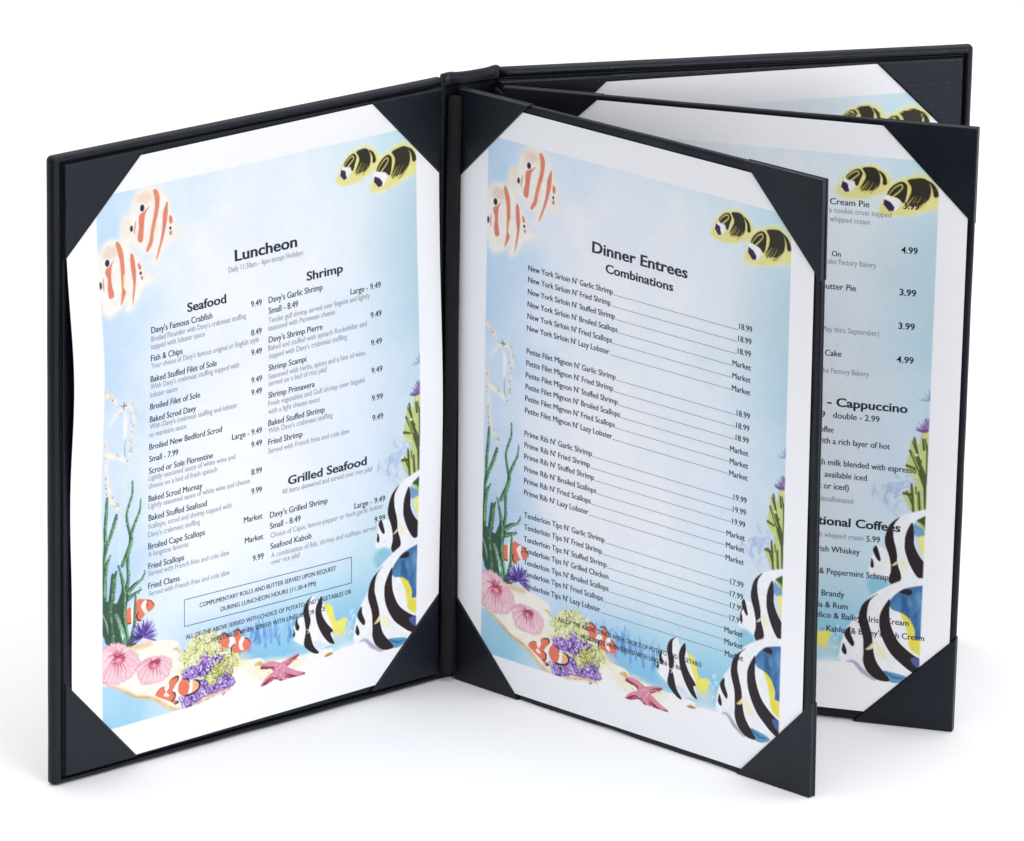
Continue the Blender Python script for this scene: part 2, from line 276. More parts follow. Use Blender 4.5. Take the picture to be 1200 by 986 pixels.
# ---- measured drawing data, all in millimetres on the page (x from the left edge, y from the top edge)
ART=[
('X','bluecoral',{}),
('P',(252,247,232),1.2,[[16.1,242.4],[16.7,240.6],[24.1,237.6],[33.2,228.8],[35.4,227.4],[44.5,227.1],[52.5,228.3],[60.0,230.7],[61.8,236.4],[64.1,246.9],[67.4,258.8],[63.9,264.6],[59.9,263.2],[55.9,262.2],[46.7,255.8],[36.5,252.1],[29.7,247.7],[21.2,243.3]]),
('K',(240,205,160),2.0,[[33.7,227.5],[37.7,228.2],[44.5,228.1]],[1.67,2.78,2.23]),
('K',(235,195,150),1.6,[[17.9,240.9],[29.7,247.5],[36.5,251.7],[46.8,255.3],[55.9,261.8],[63.9,264.2]],[0.84,1.33,1.57,1.81,1.57,1.21]),
('K',(200,170,120),0.7,[[30.3,248.1],[36.5,251.9],[44.5,254.0]],[0.24,0.54,0.3]),
('K',(225,195,140),0.8,[[57.7,234.0],[60.0,234.3],[61.2,236.3]],[0.58,1.5,0.58]),
('P',(251,247,230),0.8,[[82.9,251.1],[83.6,246.6],[94.3,247.6],[101.4,249.3],[109.2,250.2],[112.1,253.8],[119.3,253.5],[131.5,254.5],[141.6,254.3],[151.1,255.0],[151.8,257.3],[157.6,256.7],[165.0,256.1],[173.7,253.3],[184.8,257.7],[203.4,269.7],[202.0,280.2],[173.8,286.7],[101.3,278.3],[80.0,270.3]]),
('X','sandtint',{}),
('K',(225,190,120),0.6,[[105.3,252.8],[108.2,252.6],[110.0,253.9]],[0.71,2.43,0.71]),
('K',(205,150,85),0.5,[[146.7,258.1],[149.3,257.6],[151.8,257.8]],[0.41,1.52,0.55]),
('K',(150,95,50),0.4,[[146.9,258.3],[149.3,258.2],[151.1,257.8]],[0.27,0.54,0.27]),
('P',(252,246,232),4.5,[[36.7,22.6],[39.2,17.2],[43.3,14.8],[48.6,14.9],[52.8,16.7],[57.1,20.7],[59.1,28.3],[61.5,31.2],[62.8,38.4],[66.6,40.5],[59.8,42.4],[54.3,45.6],[51.7,49.0],[48.7,51.4],[45.3,50.9],[47.1,46.2],[42.1,44.4],[37.8,40.7],[31.7,37.4],[30.1,34.8],[30.4,30.2],[32.2,26.6],[35.2,26.3]]),
('P',(254,247,238),0.9,[[37.4,23.0],[39.6,18.0],[43.4,15.6],[47.9,15.7],[51.7,17.2],[55.6,21.0],[57.8,24.0],[58.2,29.0],[60.3,30.9],[60.8,35.4],[61.9,38.6],[65.2,40.6],[59.8,41.4],[56.1,42.8],[53.1,45.3],[50.8,48.5],[48.7,50.5],[46.6,50.5],[48.6,47.6],[46.9,45.2],[44.8,45.1],[42.1,42.7],[39.7,39.7],[37.5,36.7],[36.8,34.0],[37.2,28.8]]),
('P',(250,238,222),1.0,[[30.9,30.6],[31.8,27.7],[33.7,26.6],[35.7,29.1],[36.9,30.6],[36.9,34.0],[35.4,35.6],[32.4,36.6],[31.0,34.6]]),
('E',(246,222,200),2.5,[44.2,19.9],4.61,2.85),
('P',(231,136,110),0.45,[[41.0,27.4],[45.1,25.1],[47.2,23.9],[44.5,27.3],[43.4,33.2],[42.6,39.1],[40.2,39.2],[39.7,36.9],[40.7,32.6]]),
('P',(233,142,110),0.45,[[49.1,17.1],[51.1,17.3],[52.7,20.4],[52.1,26.3],[50.4,31.8],[48.8,36.7],[47.9,41.5],[44.8,44.8],[44.4,43.3],[46.3,39.5],[47.4,34.7],[48.8,29.8],[49.9,25.0],[49.8,20.5]]),
('P',(231,136,110),0.45,[[56.6,23.9],[57.3,25.2],[56.7,31.6],[55.5,35.9],[53.6,41.4],[50.2,48.6],[49.8,48.0],[52.3,41.1],[53.8,35.1],[54.4,28.7]]),
('P',(231,136,110),0.35,[[58.1,30.2],[59.7,31.6],[59.4,34.0],[58.0,33.9],[57.7,32.0]]),
('P',(220,130,80),0.3,[[57.7,37.7],[59.1,37.3],[58.9,39.3],[57.9,39.1]]),
('K',(205,120,110),0.4,[[39.1,29.5],[38.3,32.6],[38.1,35.2]],[0.36,0.72,0.36]),
('K',(245,225,175),0.6,[[50.4,33.2],[49.1,37.2]],[0.87,0.87]),
('E',(255,252,248),0.4,[42.8,24.2],1.85,2.05),
('E',(40,36,58),0.35,[42.8,24.2],1.23,1.6),
('E',(255,252,248),0.4,[36.6,32.3],1.31,1.83),
('E',(40,36,58),0.35,[36.5,32.5],0.85,1.43),
('E',(255,252,250),0.4,[58.3,36.2],1.23,1.37),
('E',(25,25,35),0.25,[58.3,36.2],0.61,0.74),
('P',(252,246,230),4.5,[[16.2,48.1],[17.2,40.9],[21.0,36.5],[25.1,35.4],[30.1,36.0],[34.0,37.5],[37.9,43.6],[41.0,46.9],[43.4,53.3],[50.3,56.8],[42.8,60.2],[39.5,62.5],[36.9,67.4],[33.1,69.6],[30.4,68.5],[31.1,65.7],[26.2,68.8],[21.7,70.2],[18.1,67.6],[16.7,61.8]]),
('P',(254,247,238),0.9,[[17.8,47.7],[18.1,41.3],[21.0,37.4],[24.8,36.4],[29.4,37.0],[32.5,38.4],[36.3,42.2],[37.6,45.9],[39.6,46.6],[41.1,49.8],[42.7,54.1],[48.8,56.9],[42.8,59.3],[38.3,62.2],[36.1,66.7],[33.1,68.7],[31.4,68.0],[32.9,64.2],[29.2,65.4],[26.2,67.8],[22.4,69.0],[19.3,67.1],[18.1,61.5],[17.5,55.9]]),
('E',(246,222,200),2.5,[24.1,41.2],4.27,2.87),
('P',(231,136,110),0.45,[[20.8,48.8],[25.0,45.7],[26.2,44.7],[24.4,48.1],[24.0,54.5],[24.9,60.8],[22.2,61.5],[21.6,57.3],[21.9,52.7]]),
('P',(233,142,110),0.45,[[27.3,37.8],[29.0,37.2],[31.1,41.5],[31.7,47.2],[31.6,52.4],[30.7,58.3],[31.6,60.4],[28.9,65.4],[28.5,64.5],[29.4,59.2],[29.4,52.2],[29.1,45.4]]),
('P',(231,136,110),0.45,[[35.5,43.5],[37.2,45.4],[37.9,52.8],[37.4,57.5],[36.0,63.5],[35.0,67.0],[35.2,62.6],[36.0,57.2],[35.3,51.0],[35.0,46.5]]),
('P',(231,136,110),0.35,[[39.4,48.3],[40.9,50.4],[40.8,51.7],[39.4,51.3]]),
('P',(220,130,80),0.3,[[40.3,55.1],[41.7,55.1],[41.2,56.8]]),
('K',(205,120,110),0.4,[[19.6,52.0],[19.4,54.9],[19.5,57.5]],[0.35,0.7,0.35]),
('K',(245,225,160),0.6,[[31.1,53.0],[30.7,57.7]],[0.94,0.94]),
('E',(255,252,248),0.4,[22.2,45.5],1.87,2.07),
('E',(40,36,58),0.35,[22.2,45.5],1.25,1.61),
('E',(40,36,58),0.35,[17.7,54.9],0.86,1.55),
('E',(255,252,250),0.4,[40.5,53.4],1.24,1.38),
('E',(25,25,35),0.25,[40.5,53.4],0.62,0.8),
('P',(251,249,206),4.0,[[154.5,32.6],[156.9,26.8],[159.0,24.2],[161.6,21.6],[165.8,20.0],[171.3,18.9],[175.7,20.6],[179.4,23.7],[180.1,27.3],[177.3,30.5],[172.6,32.8],[166.5,34.8],[160.9,35.0],[156.3,34.2]]),
('P',(240,234,154),2.6,[[154.5,32.6],[156.9,26.8],[159.0,24.2],[161.6,21.6],[165.8,20.0],[171.3,18.9],[175.7,20.6],[179.4,23.7],[180.1,27.3],[177.3,30.5],[172.6,32.8],[166.5,34.8],[160.9,35.0],[156.3,34.2]]),
('P',(52,47,36),0.5,[[166.4,20.8],[169.0,19.9],[172.7,20.2],[174.6,23.0],[174.9,26.7],[173.6,29.4],[170.8,30.8],[166.1,30.9],[165.7,29.9],[167.7,25.8],[167.9,23.3]]),
('K',(150,140,60),0.4,[[170.3,26.3],[168.9,29.0],[166.6,31.5]],[0.14,0.5,0.64]),
('K',(200,190,90),0.4,[[171.7,26.9],[170.3,29.6],[167.9,32.1]],[0.14,0.36,0.51]),
('K',(140,130,60),0.4,[[173.1,27.5],[172.2,29.9],[170.3,32.2]],[0.14,0.29,0.43]),
('K',(225,215,110),0.4,[[169.4,26.5],[167.5,29.1],[165.9,30.6]],[0.14,0.43,0.58]),
('K',(226,218,110),0.4,[[173.6,28.3],[172.6,30.7],[170.7,32.2]],[0.15,0.37,0.44]),
('P',(52,47,36),0.4,[[173.9,21.0],[176.5,22.5],[177.9,25.1],[177.9,27.3],[176.1,27.4],[175.9,24.3]]),
('P',(52,47,36),0.4,[[159.1,25.0],[161.6,22.4],[164.8,21.1],[166.6,23.0],[165.8,25.8],[164.3,29.2],[162.2,27.2],[159.7,26.8]]),
('K',(230,222,126),0.4,[[159.3,26.1],[161.3,23.7],[164.1,22.2],[164.9,23.5],[163.4,25.0],[160.8,27.3]],[0.3,0.53,0.61,0.53,0.61,0.76]),
('K',(230,222,126),0.5,[[166.4,21.4],[167.8,24.4],[166.7,27.1],[164.8,30.1]],[0.52,0.74,0.67,0.6]),
('P',(252,250,252),0.7,[[156.4,28.2],[158.8,26.4],[163.1,27.2],[163.4,29.8],[161.0,32.3],[156.8,31.2]]),
('P',(58,44,74),0.3,[[157.4,27.4],[159.9,28.4],[160.3,30.4],[160.9,31.9],[159.1,32.6],[156.8,30.2]]),
('P',(251,249,206),4.0,[[174.8,40.4],[177.3,32.3],[178.5,29.2],[181.8,25.8],[187.6,22.9],[193.7,21.2],[199.8,24.0],[202.8,28.1],[202.5,35.8],[196.9,37.9],[189.8,40.3],[182.7,41.6],[178.1,41.5]]),
('P',(240,234,154),2.6,[[174.8,40.4],[177.3,32.3],[178.5,29.2],[181.8,25.8],[187.6,22.9],[193.7,21.2],[199.8,24.0],[202.8,28.1],[202.5,35.8],[196.9,37.9],[189.8,40.3],[182.7,41.6],[178.1,41.5]]),
('P',(52,47,36),0.5,[[187.4,24.6],[190.9,23.3],[195.6,23.1],[198.1,26.1],[198.5,29.9],[197.1,33.3],[193.1,35.9],[188.2,36.2],[186.8,35.2],[189.1,30.0],[189.1,27.1]]),
('K',(140,130,60),0.4,[[192.2,31.3],[190.8,34.4],[188.0,36.8]],[0.15,0.65,0.87]),
('K',(190,180,90),0.4,[[194.1,31.7],[192.2,35.0],[189.8,37.2]],[0.15,0.44,0.66]),
('K',(120,112,50),0.4,[[196.2,32.1],[194.5,35.5],[191.7,37.5]],[0.15,0.44,0.58]),
('K',(222,212,110),0.4,[[190.8,31.8],[188.9,34.4],[187.5,36.0]],[0.14,0.51,0.65]),
('K',(222,212,110),0.4,[[196.9,33.3],[195.7,35.7],[193.1,37.4]],[0.15,0.37,0.45]),
('P',(52,47,36),0.4,[[195.3,23.2],[199.4,25.0],[201.7,28.2],[202.2,30.7],[200.1,31.2],[199.3,28.2],[197.9,25.3]]),
('P',(52,47,36),0.4,[[178.6,30.7],[181.0,27.4],[184.8,25.3],[187.4,26.8],[187.5,30.8],[186.2,35.2],[182.9,33.0],[179.0,32.7]]),
('K',(230,222,126),0.4,[[178.9,32.3],[181.7,28.5],[184.7,26.7],[185.3,28.2],[183.4,30.5],[180.0,33.6]],[0.3,0.52,0.6,0.52,0.6,0.75]),
('K',(230,222,126),0.5,[[187.4,25.1],[188.9,28.1],[188.5,31.4],[186.6,35.7]],[0.67,0.9,0.82,0.75]),
('P',(252,250,252),0.7,[[176.1,33.0],[179.1,32.1],[184.5,34.0],[184.8,36.3],[182.3,39.7],[178.1,37.5]]),
('P',(58,44,74),0.3,[[177.1,34.1],[180.0,35.3],[182.0,37.6],[181.5,39.4],[179.5,39.6],[176.8,36.7]]),
('K',(247,244,230),1.9,[[20.7,119.1],[25.3,114.7],[29.0,112.4],[33.0,113.7],[34.6,119.1],[33.9,124.7],[33.2,130.8],[32.6,136.3]],[1.33,1.79,2.08,1.79,1.61,1.56,1.27,0.92]),
('K',(252,249,240),2.0,[[29.1,115.2],[29.8,119.8],[29.7,125.5],[29.4,127.7]],[0.91,2.22,1.76,0.46]),
('K',(251,238,222),1.9,[[17.7,103.8],[20.2,106.3],[23.0,108.4],[24.4,110.0]],[1.64,2.79,2.21,1.14]),
('K',(247,244,230),1.9,[[18.5,133.0],[23.0,135.1],[27.5,136.6],[31.7,139.5]],[1.97,2.84,2.26,1.17]),
('K',(251,236,226),1.9,[[18.8,126.6],[19.6,135.8],[20.3,143.9],[21.5,150.4]],[2.27,1.81,1.81,1.34]),
('K',(251,238,215),1.9,[[21.1,150.3],[22.6,154.6],[24.9,159.1],[26.6,160.6]],[1.49,1.82,1.49,1.3]),
('K',(110,150,130),0.4,[[30.0,127.8],[29.7,133.4],[30.5,137.3]],[0.17,0.46,0.23]),
('K',(225,232,225),0.8,[[27.3,99.0],[30.5,105.9],[33.1,112.6],[34.3,114.5],[34.7,115.8]],[0.38,0.51,0.64,0.64,0.51]),
('X','speck',{'pts':[[18.4,103.4],[21.5,106.0],[20.9,107.0],[28.3,111.9],[25.6,114.5],[33.5,113.8],[34.4,116.8],[34.2,119.6],[33.6,122.3],[34.0,125.2],[33.3,129.6],[33.8,132.6],[33.6,134.8],[32.4,139.1],[25.4,134.8],[19.2,127.8],[19.3,135.8],[19.7,144.9],[20.4,147.3],[20.1,150.7],[22.2,154.5],[24.3,158.4],[26.6,160.0]]}),
('K',(238,236,215),0.9,[[29.6,146.7],[28.7,157.9],[27.2,169.0],[27.4,180.4],[26.8,187.2]],[0.34,0.45,0.45,0.45,0.34]),
('K',(235,238,225),0.9,[[31.2,143.7],[31.2,152.8],[30.4,160.0]],[0.28,0.34,0.34]),
('K',(58,100,72),0.3,[[20.5,154.2],[20.0,161.7],[19.2,169.5],[19.3,176.4],[18.4,184.2],[18.4,195.6],[18.4,207.0]],[1.42,1.9,1.78,2.14,1.78,2.02,2.37]),
('W',(146,196,138),[[20.8,154.2],[20.3,161.8],[19.6,169.6],[19.8,176.5],[18.8,184.2],[18.8,195.7],[18.9,207.2]],[0.6,0.8,0.75,0.9,0.75,0.85,1.0]),
('K',(58,100,72),0.3,[[25.7,163.4],[24.3,167.2],[22.2,172.4],[20.0,177.1],[18.7,181.4]],[1.48,1.94,1.94,1.71,1.48]),
('W',(146,196,138),[[26.0,163.5],[24.7,167.3],[22.6,172.5],[20.3,177.2],[19.0,181.4]],[0.62,0.82,0.82,0.72,0.62]),
('K',(58,100,72),0.3,[[21.8,181.5],[19.5,186.1],[18.3,192.7],[18.1,200.1]],[0.93,2.1,2.57,2.92]),
('W',(146,196,138),[[22.0,181.5],[19.9,186.2],[18.8,192.8],[18.7,200.2]],[0.39,0.88,1.08,1.22]),
('K',(58,100,72),0.3,[[32.1,179.8],[31.6,187.1],[31.8,192.9],[31.1,198.4],[29.8,203.9]],[1.53,1.77,1.77,2.12,2.71]),
('W',(150,200,150),[[32.4,179.8],[31.9,187.2],[32.2,193.0],[31.5,198.5],[30.3,204.0]],[0.64,0.74,0.74,0.89,1.14]),
('K',(58,100,72),0.3,[[34.7,149.1],[34.6,155.2],[32.8,159.9],[31.4,164.8],[32.6,171.3],[33.7,175.0],[32.9,179.4],[28.6,187.3]],[0.94,1.18,1.3,1.3,1.53,2.24,2.36,2.12]),
('W',(146,196,138),[[34.9,149.1],[34.8,155.3],[33.0,160.0],[31.6,164.8],[32.9,171.4],[34.1,175.1],[33.4,179.5],[29.0,187.4]],[0.4,0.5,0.54,0.54,0.64,0.94,0.99,0.89]),
('K',(58,100,72),0.3,[[39.3,158.8],[38.9,163.5],[36.8,167.7],[34.7,171.8],[33.7,175.0]],[0.57,1.15,1.49,1.61,1.38]),
('W',(146,196,138),[[39.4,158.8],[39.1,163.6],[37.1,167.7],[35.0,171.8],[34.0,175.0]],[0.24,0.48,0.63,0.68,0.58]),
('K',(58,100,72),0.3,[[25.0,189.6],[23.9,195.1],[22.9,202.3]],[1.05,1.98,2.56]),
('W',(146,196,138),[[25.2,189.7],[24.3,195.2],[23.4,202.4]],[0.44,0.83,1.08]),
('K',(58,100,72),0.3,[[26.4,187.1],[28.1,193.2],[29.1,198.0],[28.7,203.6]],[0.99,1.62,2.24,3.73]),
('W',(146,196,138),[[26.6,187.1],[28.4,193.2],[29.5,198.1],[29.4,203.8]],[0.42,0.68,0.94,1.57]),
('K',(58,100,72),0.3,[[41.4,193.0],[39.4,196.3],[35.3,198.2],[31.1,201.3]],[0.47,1.18,2.01,2.72]),
('W',(140,190,150),[[41.4,193.0],[39.6,196.3],[35.7,198.3],[31.7,201.4]],[0.2,0.5,0.85,1.14]),
('K',(58,100,72),0.3,[[39.3,201.0],[35.3,202.5],[31.8,203.8]],[0.76,1.77,2.52]),
('W',(146,196,138),[[39.4,201.0],[35.6,202.6],[32.3,203.9]],[0.32,0.74,1.06]),
('P',(60,90,72),0.7,[[17.1,199.9],[19.1,202.5],[20.8,202.4],[24.4,204.5],[25.8,203.8],[27.6,200.3],[30.2,200.6],[32.0,202.5],[30.9,207.4],[30.4,215.7],[32.2,223.0],[34.0,220.4],[36.1,223.9],[31.7,226.8],[20.4,223.5],[18.3,219.8],[17.0,215.6]]),
('P',(150,184,160),0.7,[[17.1,209.2],[18.5,211.5],[20.5,218.3],[20.9,217.9],[20.0,213.3],[18.2,209.4],[17.1,207.7]]),
('P',(240,126,98),0.5,[[31.0,208.9],[33.8,208.1],[37.3,205.5],[39.4,205.7],[43.9,207.0],[47.0,210.1],[45.1,212.2],[41.6,213.4],[38.6,216.1],[36.3,215.6],[31.5,216.1],[30.5,212.7]]),
('P',(255,250,245),0.4,[[39.6,207.9],[42.1,206.6],[41.8,210.4],[42.9,212.1],[41.6,213.2],[39.3,209.9]]),
('P',(255,250,245),0.4,[[33.5,208.0],[35.3,207.7],[34.8,215.7],[33.8,216.0]]),
('K',(30,25,25),0.3,[[37.7,211.4],[36.7,213.4],[37.8,215.5],[39.4,216.0]],[0.22,0.65,0.54,0.32]),
('K',(30,25,25),0.3,[[31.5,215.9],[33.0,215.9]],[0.34,0.57]),
('K',(70,40,30),0.3,[[42.7,207.1],[44.8,207.7],[46.6,210.0]],[0.24,0.43,0.24]),
('E',(50,30,30),0.3,[42.8,209.2],0.37,0.45),
('K',(58,100,72),0.3,[[36.1,202.9],[35.6,209.5],[35.4,216.8],[34.3,221.0]],[0.81,1.52,1.73,2.03]),
('W',(140,185,140),[[36.3,203.0],[35.9,209.5],[35.7,216.9],[34.7,221.1]],[0.34,0.64,0.73,0.85]),
('K',(70,120,84),0.3,[[29.9,200.6],[29.4,208.1],[29.9,214.6],[31.0,221.7],[30.0,226.2]],[1.24,2.28,2.28,2.38,2.07]),
('W',(156,200,150),[[30.2,200.6],[29.8,208.2],[30.3,214.7],[31.5,221.8],[30.4,226.3]],[0.52,0.96,0.96,1.0,0.87]),
('K',(58,92,70),0.3,[[23.2,191.0],[22.0,201.5],[21.4,208.7],[22.4,216.8],[22.8,223.3]],[2.06,2.57,2.78,3.6,4.12]),
('W',(96,136,104),[[23.6,191.0],[22.5,201.6],[22.0,208.8],[23.1,217.0],[23.6,223.5]],[0.87,1.08,1.17,1.51,1.73]),
('K',(110,160,128),0.4,[[25.2,210.5],[27.3,215.0],[28.9,220.3],[29.9,224.4],[29.3,225.9]],[2.14,2.99,2.56,2.14,1.82]),
('K',(176,214,176),0.5,[[24.7,209.9],[26.5,213.8],[28.0,218.1],[29.0,222.7]],[0.97,1.19,0.97,0.65]),
('K',(36,58,50),0.4,[[27.1,211.0],[29.5,216.4],[31.0,221.7],[31.2,225.7]],[0.42,0.74,0.64,0.53]),
('X','urchin',{'c':[40.5,221.9]}),
('K',(60,60,50),0.5,[[32.8,227.1],[34.3,226.4],[36.4,226.4]],[0.22,0.99,0.44]),
('X','anemone',{'outline':[[17.2,226.5],[21.2,224.1],[26.3,224.0],[30.9,226.7],[36.6,232.0],[37.8,235.6],[35.7,238.9],[32.6,241.5],[26.3,242.8],[19.5,240.8],[17.3,238.4]],'c':[26.5,232.0],'n':26}),
('X','anemone',{'outline':[[37.3,239.2],[39.4,236.4],[44.6,235.2],[51.4,236.1],[56.1,239.4],[55.5,243.5],[52.0,247.0],[42.2,247.1],[38.7,244.3]],'c':[47.1,239.1],'n':24}),
('X','coral',{'yellow':[[62.4,240.1],[63.1,237.0],[65.3,234.3],[69.5,231.2],[76.1,230.3],[83.3,232.2],[88.6,239.7],[95.2,244.7],[95.7,247.9],[92.5,250.9],[91.2,255.5],[85.9,256.4],[80.7,255.2],[76.1,252.0],[66.3,245.3],[59.8,247.1],[60.4,245.0],[63.7,244.2]],'purple':[[[64.0,247.2],[67.6,244.6],[72.8,244.7],[76.1,241.2],[80.7,244.1],[85.0,243.2],[85.9,246.1],[80.7,248.2],[74.1,250.4],[66.3,250.5]],[[62.3,259.8],[68.2,257.1],[74.1,252.8],[80.6,257.4],[85.9,254.3],[87.2,250.2],[91.8,255.7],[89.5,260.0],[83.3,260.7],[76.0,260.9],[70.8,263.2],[63.9,264.4],[62.6,262.9]]]}),
('K',(246,205,160),1.4,[[68.8,264.9],[78.0,261.9],[91.2,260.9]],[1.2,1.56,1.08]),
('P',(240,126,98),0.4,[[47.5,253.1],[50.7,250.8],[54.2,250.5],[55.9,248.3],[60.1,247.8],[61.2,249.4],[63.8,249.7],[67.1,251.5],[72.2,252.0],[73.3,255.6],[70.8,257.9],[66.2,257.5],[63.6,258.1],[60.7,255.9],[59.1,255.3],[58.4,258.6],[60.5,260.2],[58.7,260.6],[55.8,258.6],[50.6,255.8],[47.9,254.2]]),
('P',(250,185,140),0.6,[[68.2,251.7],[71.8,252.0],[72.9,255.5],[70.5,257.6],[67.9,256.8]]),
('P',(255,251,247),0.35,[[52.7,251.1],[54.9,249.5],[55.3,251.9],[53.8,253.7],[55.5,255.5],[54.4,256.0],[52.1,255.0],[53.4,253.6]]),
('P',(255,251,247),0.35,[[61.2,249.3],[62.7,249.5],[60.9,251.6],[60.5,254.8],[61.8,257.0],[59.4,255.5],[57.3,254.3],[58.5,252.1],[60.1,250.4]]),
('P',(255,251,247),0.35,[[66.3,251.2],[68.8,251.9],[68.5,257.1],[66.2,257.2],[67.2,254.2]]),
('K',(28,24,30),0.3,[[56.5,248.2],[59.5,247.5],[60.7,248.1],[60.1,249.6]],[0.36,0.71,0.71,0.47]),
('K',(28,24,30),0.3,[[57.1,254.4],[58.7,255.4],[58.5,257.8],[56.5,258.8]],[0.34,0.69,0.69,0.34]),
('K',(28,24,30),0.3,[[63.8,249.8],[66.2,250.4],[67.1,252.1]],[0.39,0.78,0.52]),
('K',(28,24,30),0.3,[[70.1,251.5],[72.7,253.2],[72.7,256.0],[69.6,257.7],[64.1,258.0]],[0.48,0.96,0.84,0.84,0.6]),
('K',(28,24,30),0.3,[[59.2,259.2],[60.5,260.1],[58.7,260.6]],[0.38,0.76,0.63]),
('K',(28,24,30),0.3,[[48.1,252.9],[50.0,251.2],[52.0,250.9]],[0.16,0.27,0.16]),
('P',(240,126,98),0.4,[[84.9,237.3],[85.8,234.2],[88.5,233.4],[92.5,236.3],[93.8,233.8],[96.1,233.7],[97.4,236.9],[101.2,238.8],[103.1,242.0],[101.2,244.4],[96.5,244.5],[92.5,243.6],[91.9,241.1],[86.6,240.0]]),
('P',(255,251,247),0.35,[[90.2,235.7],[93.0,236.3],[94.0,239.3],[92.0,241.1],[89.7,239.7],[90.7,238.0]]),
('P',(255,251,247),0.35,[[97.6,237.2],[99.5,238.1],[97.9,240.8],[98.8,243.8],[96.5,242.9],[95.9,239.8]]),
('K',(28,24,30),0.3,[[85.1,234.1],[87.2,232.9],[90.0,234.9]],[0.37,0.62,0.37]),
('K',(28,24,30),0.3,[[92.6,233.6],[95.2,233.0],[97.8,235.6]],[0.39,0.64,0.39]),
('K',(28,24,30),0.3,[[93.3,239.8],[91.7,241.0],[91.6,243.4]],[0.54,0.75,0.64]),
('K',(28,24,30),0.3,[[99.1,238.2],[101.2,238.9],[102.5,241.0]],[0.26,0.4,0.26]),
('K',(178,70,92),0.3,[[119.9,257.8],[126.0,255.4],[130.9,253.7]],[4.16,3.05,1.25]),
('K',(178,70,92),0.3,[[118.8,257.1],[114.5,254.8],[109.4,255.0]],[4.79,3.19,1.76]),
('K',(178,70,92),0.3,[[118.8,259.9],[112.4,262.2],[108.6,265.3]],[4.02,3.08,1.07]),
('K',(178,70,92),0.3,[[121.0,261.0],[124.0,265.5]],[4.7,1.72]),
('K',(178,70,92),0.3,[[121.7,259.7],[129.6,263.3],[134.6,263.7]],[4.69,3.85,1.34]),
('K',(226,146,168),0.35,[[119.6,257.4],[125.7,255.0],[130.6,253.3]],[3.71,2.23,0.5]),
('K',(226,146,168),0.35,[[118.6,256.6],[114.3,254.3],[109.1,253.7]],[4.44,2.37,0.74]),
('K',(226,146,168),0.35,[[118.6,259.5],[112.1,261.5],[108.4,264.4]],[3.61,2.16,0.48]),
('K',(226,146,168),0.35,[[120.7,260.3],[123.4,264.4]],[4.15,0.97]),
('K',(226,146,168),0.35,[[121.4,258.7],[129.4,262.3],[133.7,262.9]],[4.21,2.71,0.6]),
('E',(226,146,168),0.6,[119.8,258.3],3.84,3.24),
('K',(124,32,54),0.3,[[109.1,254.7],[112.1,256.0],[116.0,256.2],[116.8,257.9]],[0.29,0.64,0.64,0.29]),
('K',(124,32,54),0.3,[[108.4,265.0],[111.4,262.8],[115.7,261.3],[122.9,265.3]],[0.67,0.81,0.6,0.34]),
('K',(124,32,54),0.3,[[123.2,260.6],[127.9,263.2],[131.5,264.3],[134.3,263.4]],[0.29,0.87,0.87,0.36]),
('K',(124,32,54),0.3,[[123.7,256.5],[126.5,255.1],[130.8,253.9]],[0.25,0.56,0.62]),
('X','stardots',{'c':[119.8,258.3]}),
('K',(235,170,110),0.4,[[125.7,255.7],[128.6,255.6],[130.9,255.8]],[0.28,0.7,0.28]),
('P',(246,238,110),0.7,[[146.7,232.7],[150.9,234.2],[152.6,239.6],[154.3,242.6],[160.1,241.8],[157.2,249.1],[151.8,246.8],[148.8,241.1],[146.9,236.6]]),
('P',(250,250,252),0.6,[[129.2,244.9],[128.1,242.2],[129.8,236.8],[134.3,235.1],[135.0,231.5],[139.2,226.3],[141.8,230.1],[144.6,228.1],[147.7,236.7],[151.9,245.9],[151.0,246.9],[152.7,252.8],[147.4,253.5],[142.4,255.1],[137.3,252.7],[134.4,250.2],[131.5,248.3],[127.9,245.7]]),
('P',(226,236,246),1.4,[[140.2,249.2],[147.4,251.4],[151.1,252.9],[147.4,253.5],[141.6,254.2]]),
('P',(42,32,36),0.3,[[139.6,226.5],[137.3,229.1],[137.2,234.3],[138.4,238.7],[137.4,242.6],[138.1,245.1],[140.2,251.5],[143.5,255.4],[140.6,255.3],[135.8,251.8],[134.4,249.0],[135.4,243.4],[134.7,237.9],[133.8,233.5],[135.5,229.2]]),
('P',(42,32,36),0.3,[[144.7,228.2],[145.4,231.5],[144.8,236.1],[147.4,241.4],[151.8,246.5],[150.3,247.9],[152.8,253.1],[149.6,252.1],[146.0,248.2],[142.9,242.7],[141.4,237.6],[141.3,233.5],[142.7,230.3]]),
('P',(42,32,36),0.3,[[130.5,235.5],[129.1,237.8],[129.5,240.9],[131.1,241.9],[131.7,240.1],[130.7,238.1]]),
('P',(42,32,36),0.3,[[128.1,240.4],[129.1,242.5],[128.9,244.1],[127.6,244.0],[128.2,242.3]]),
('K',(250,240,190),0.4,[[135.9,242.6],[137.6,243.4],[136.5,244.5]],[0.33,0.8,0.33]),
('X','bubbles',{'pts':[[163.0,239.9],[162.3,245.4],[162.7,250.2],[160.5,243.8],[164.1,242.8]]}),
('X','bluebranch',{'pts':[[195.7,180.1],[189.3,173.8],[184.0,169.1],[181.4,173.5],[192.7,165.2],[186.8,178.2]]}),
('P',(200,212,138),0.8,[[194.5,146.0],[197.9,148.1],[198.6,143.6],[200.1,141.8],[203.2,142.1],[203.7,179.7],[196.4,180.7],[191.3,172.9],[194.8,169.8],[197.2,166.3],[192.8,161.0],[192.2,158.3],[193.6,152.6]]),
('K',(80,94,50),0.5,[[195.6,145.5],[197.4,151.9]],[1.07,1.37]),
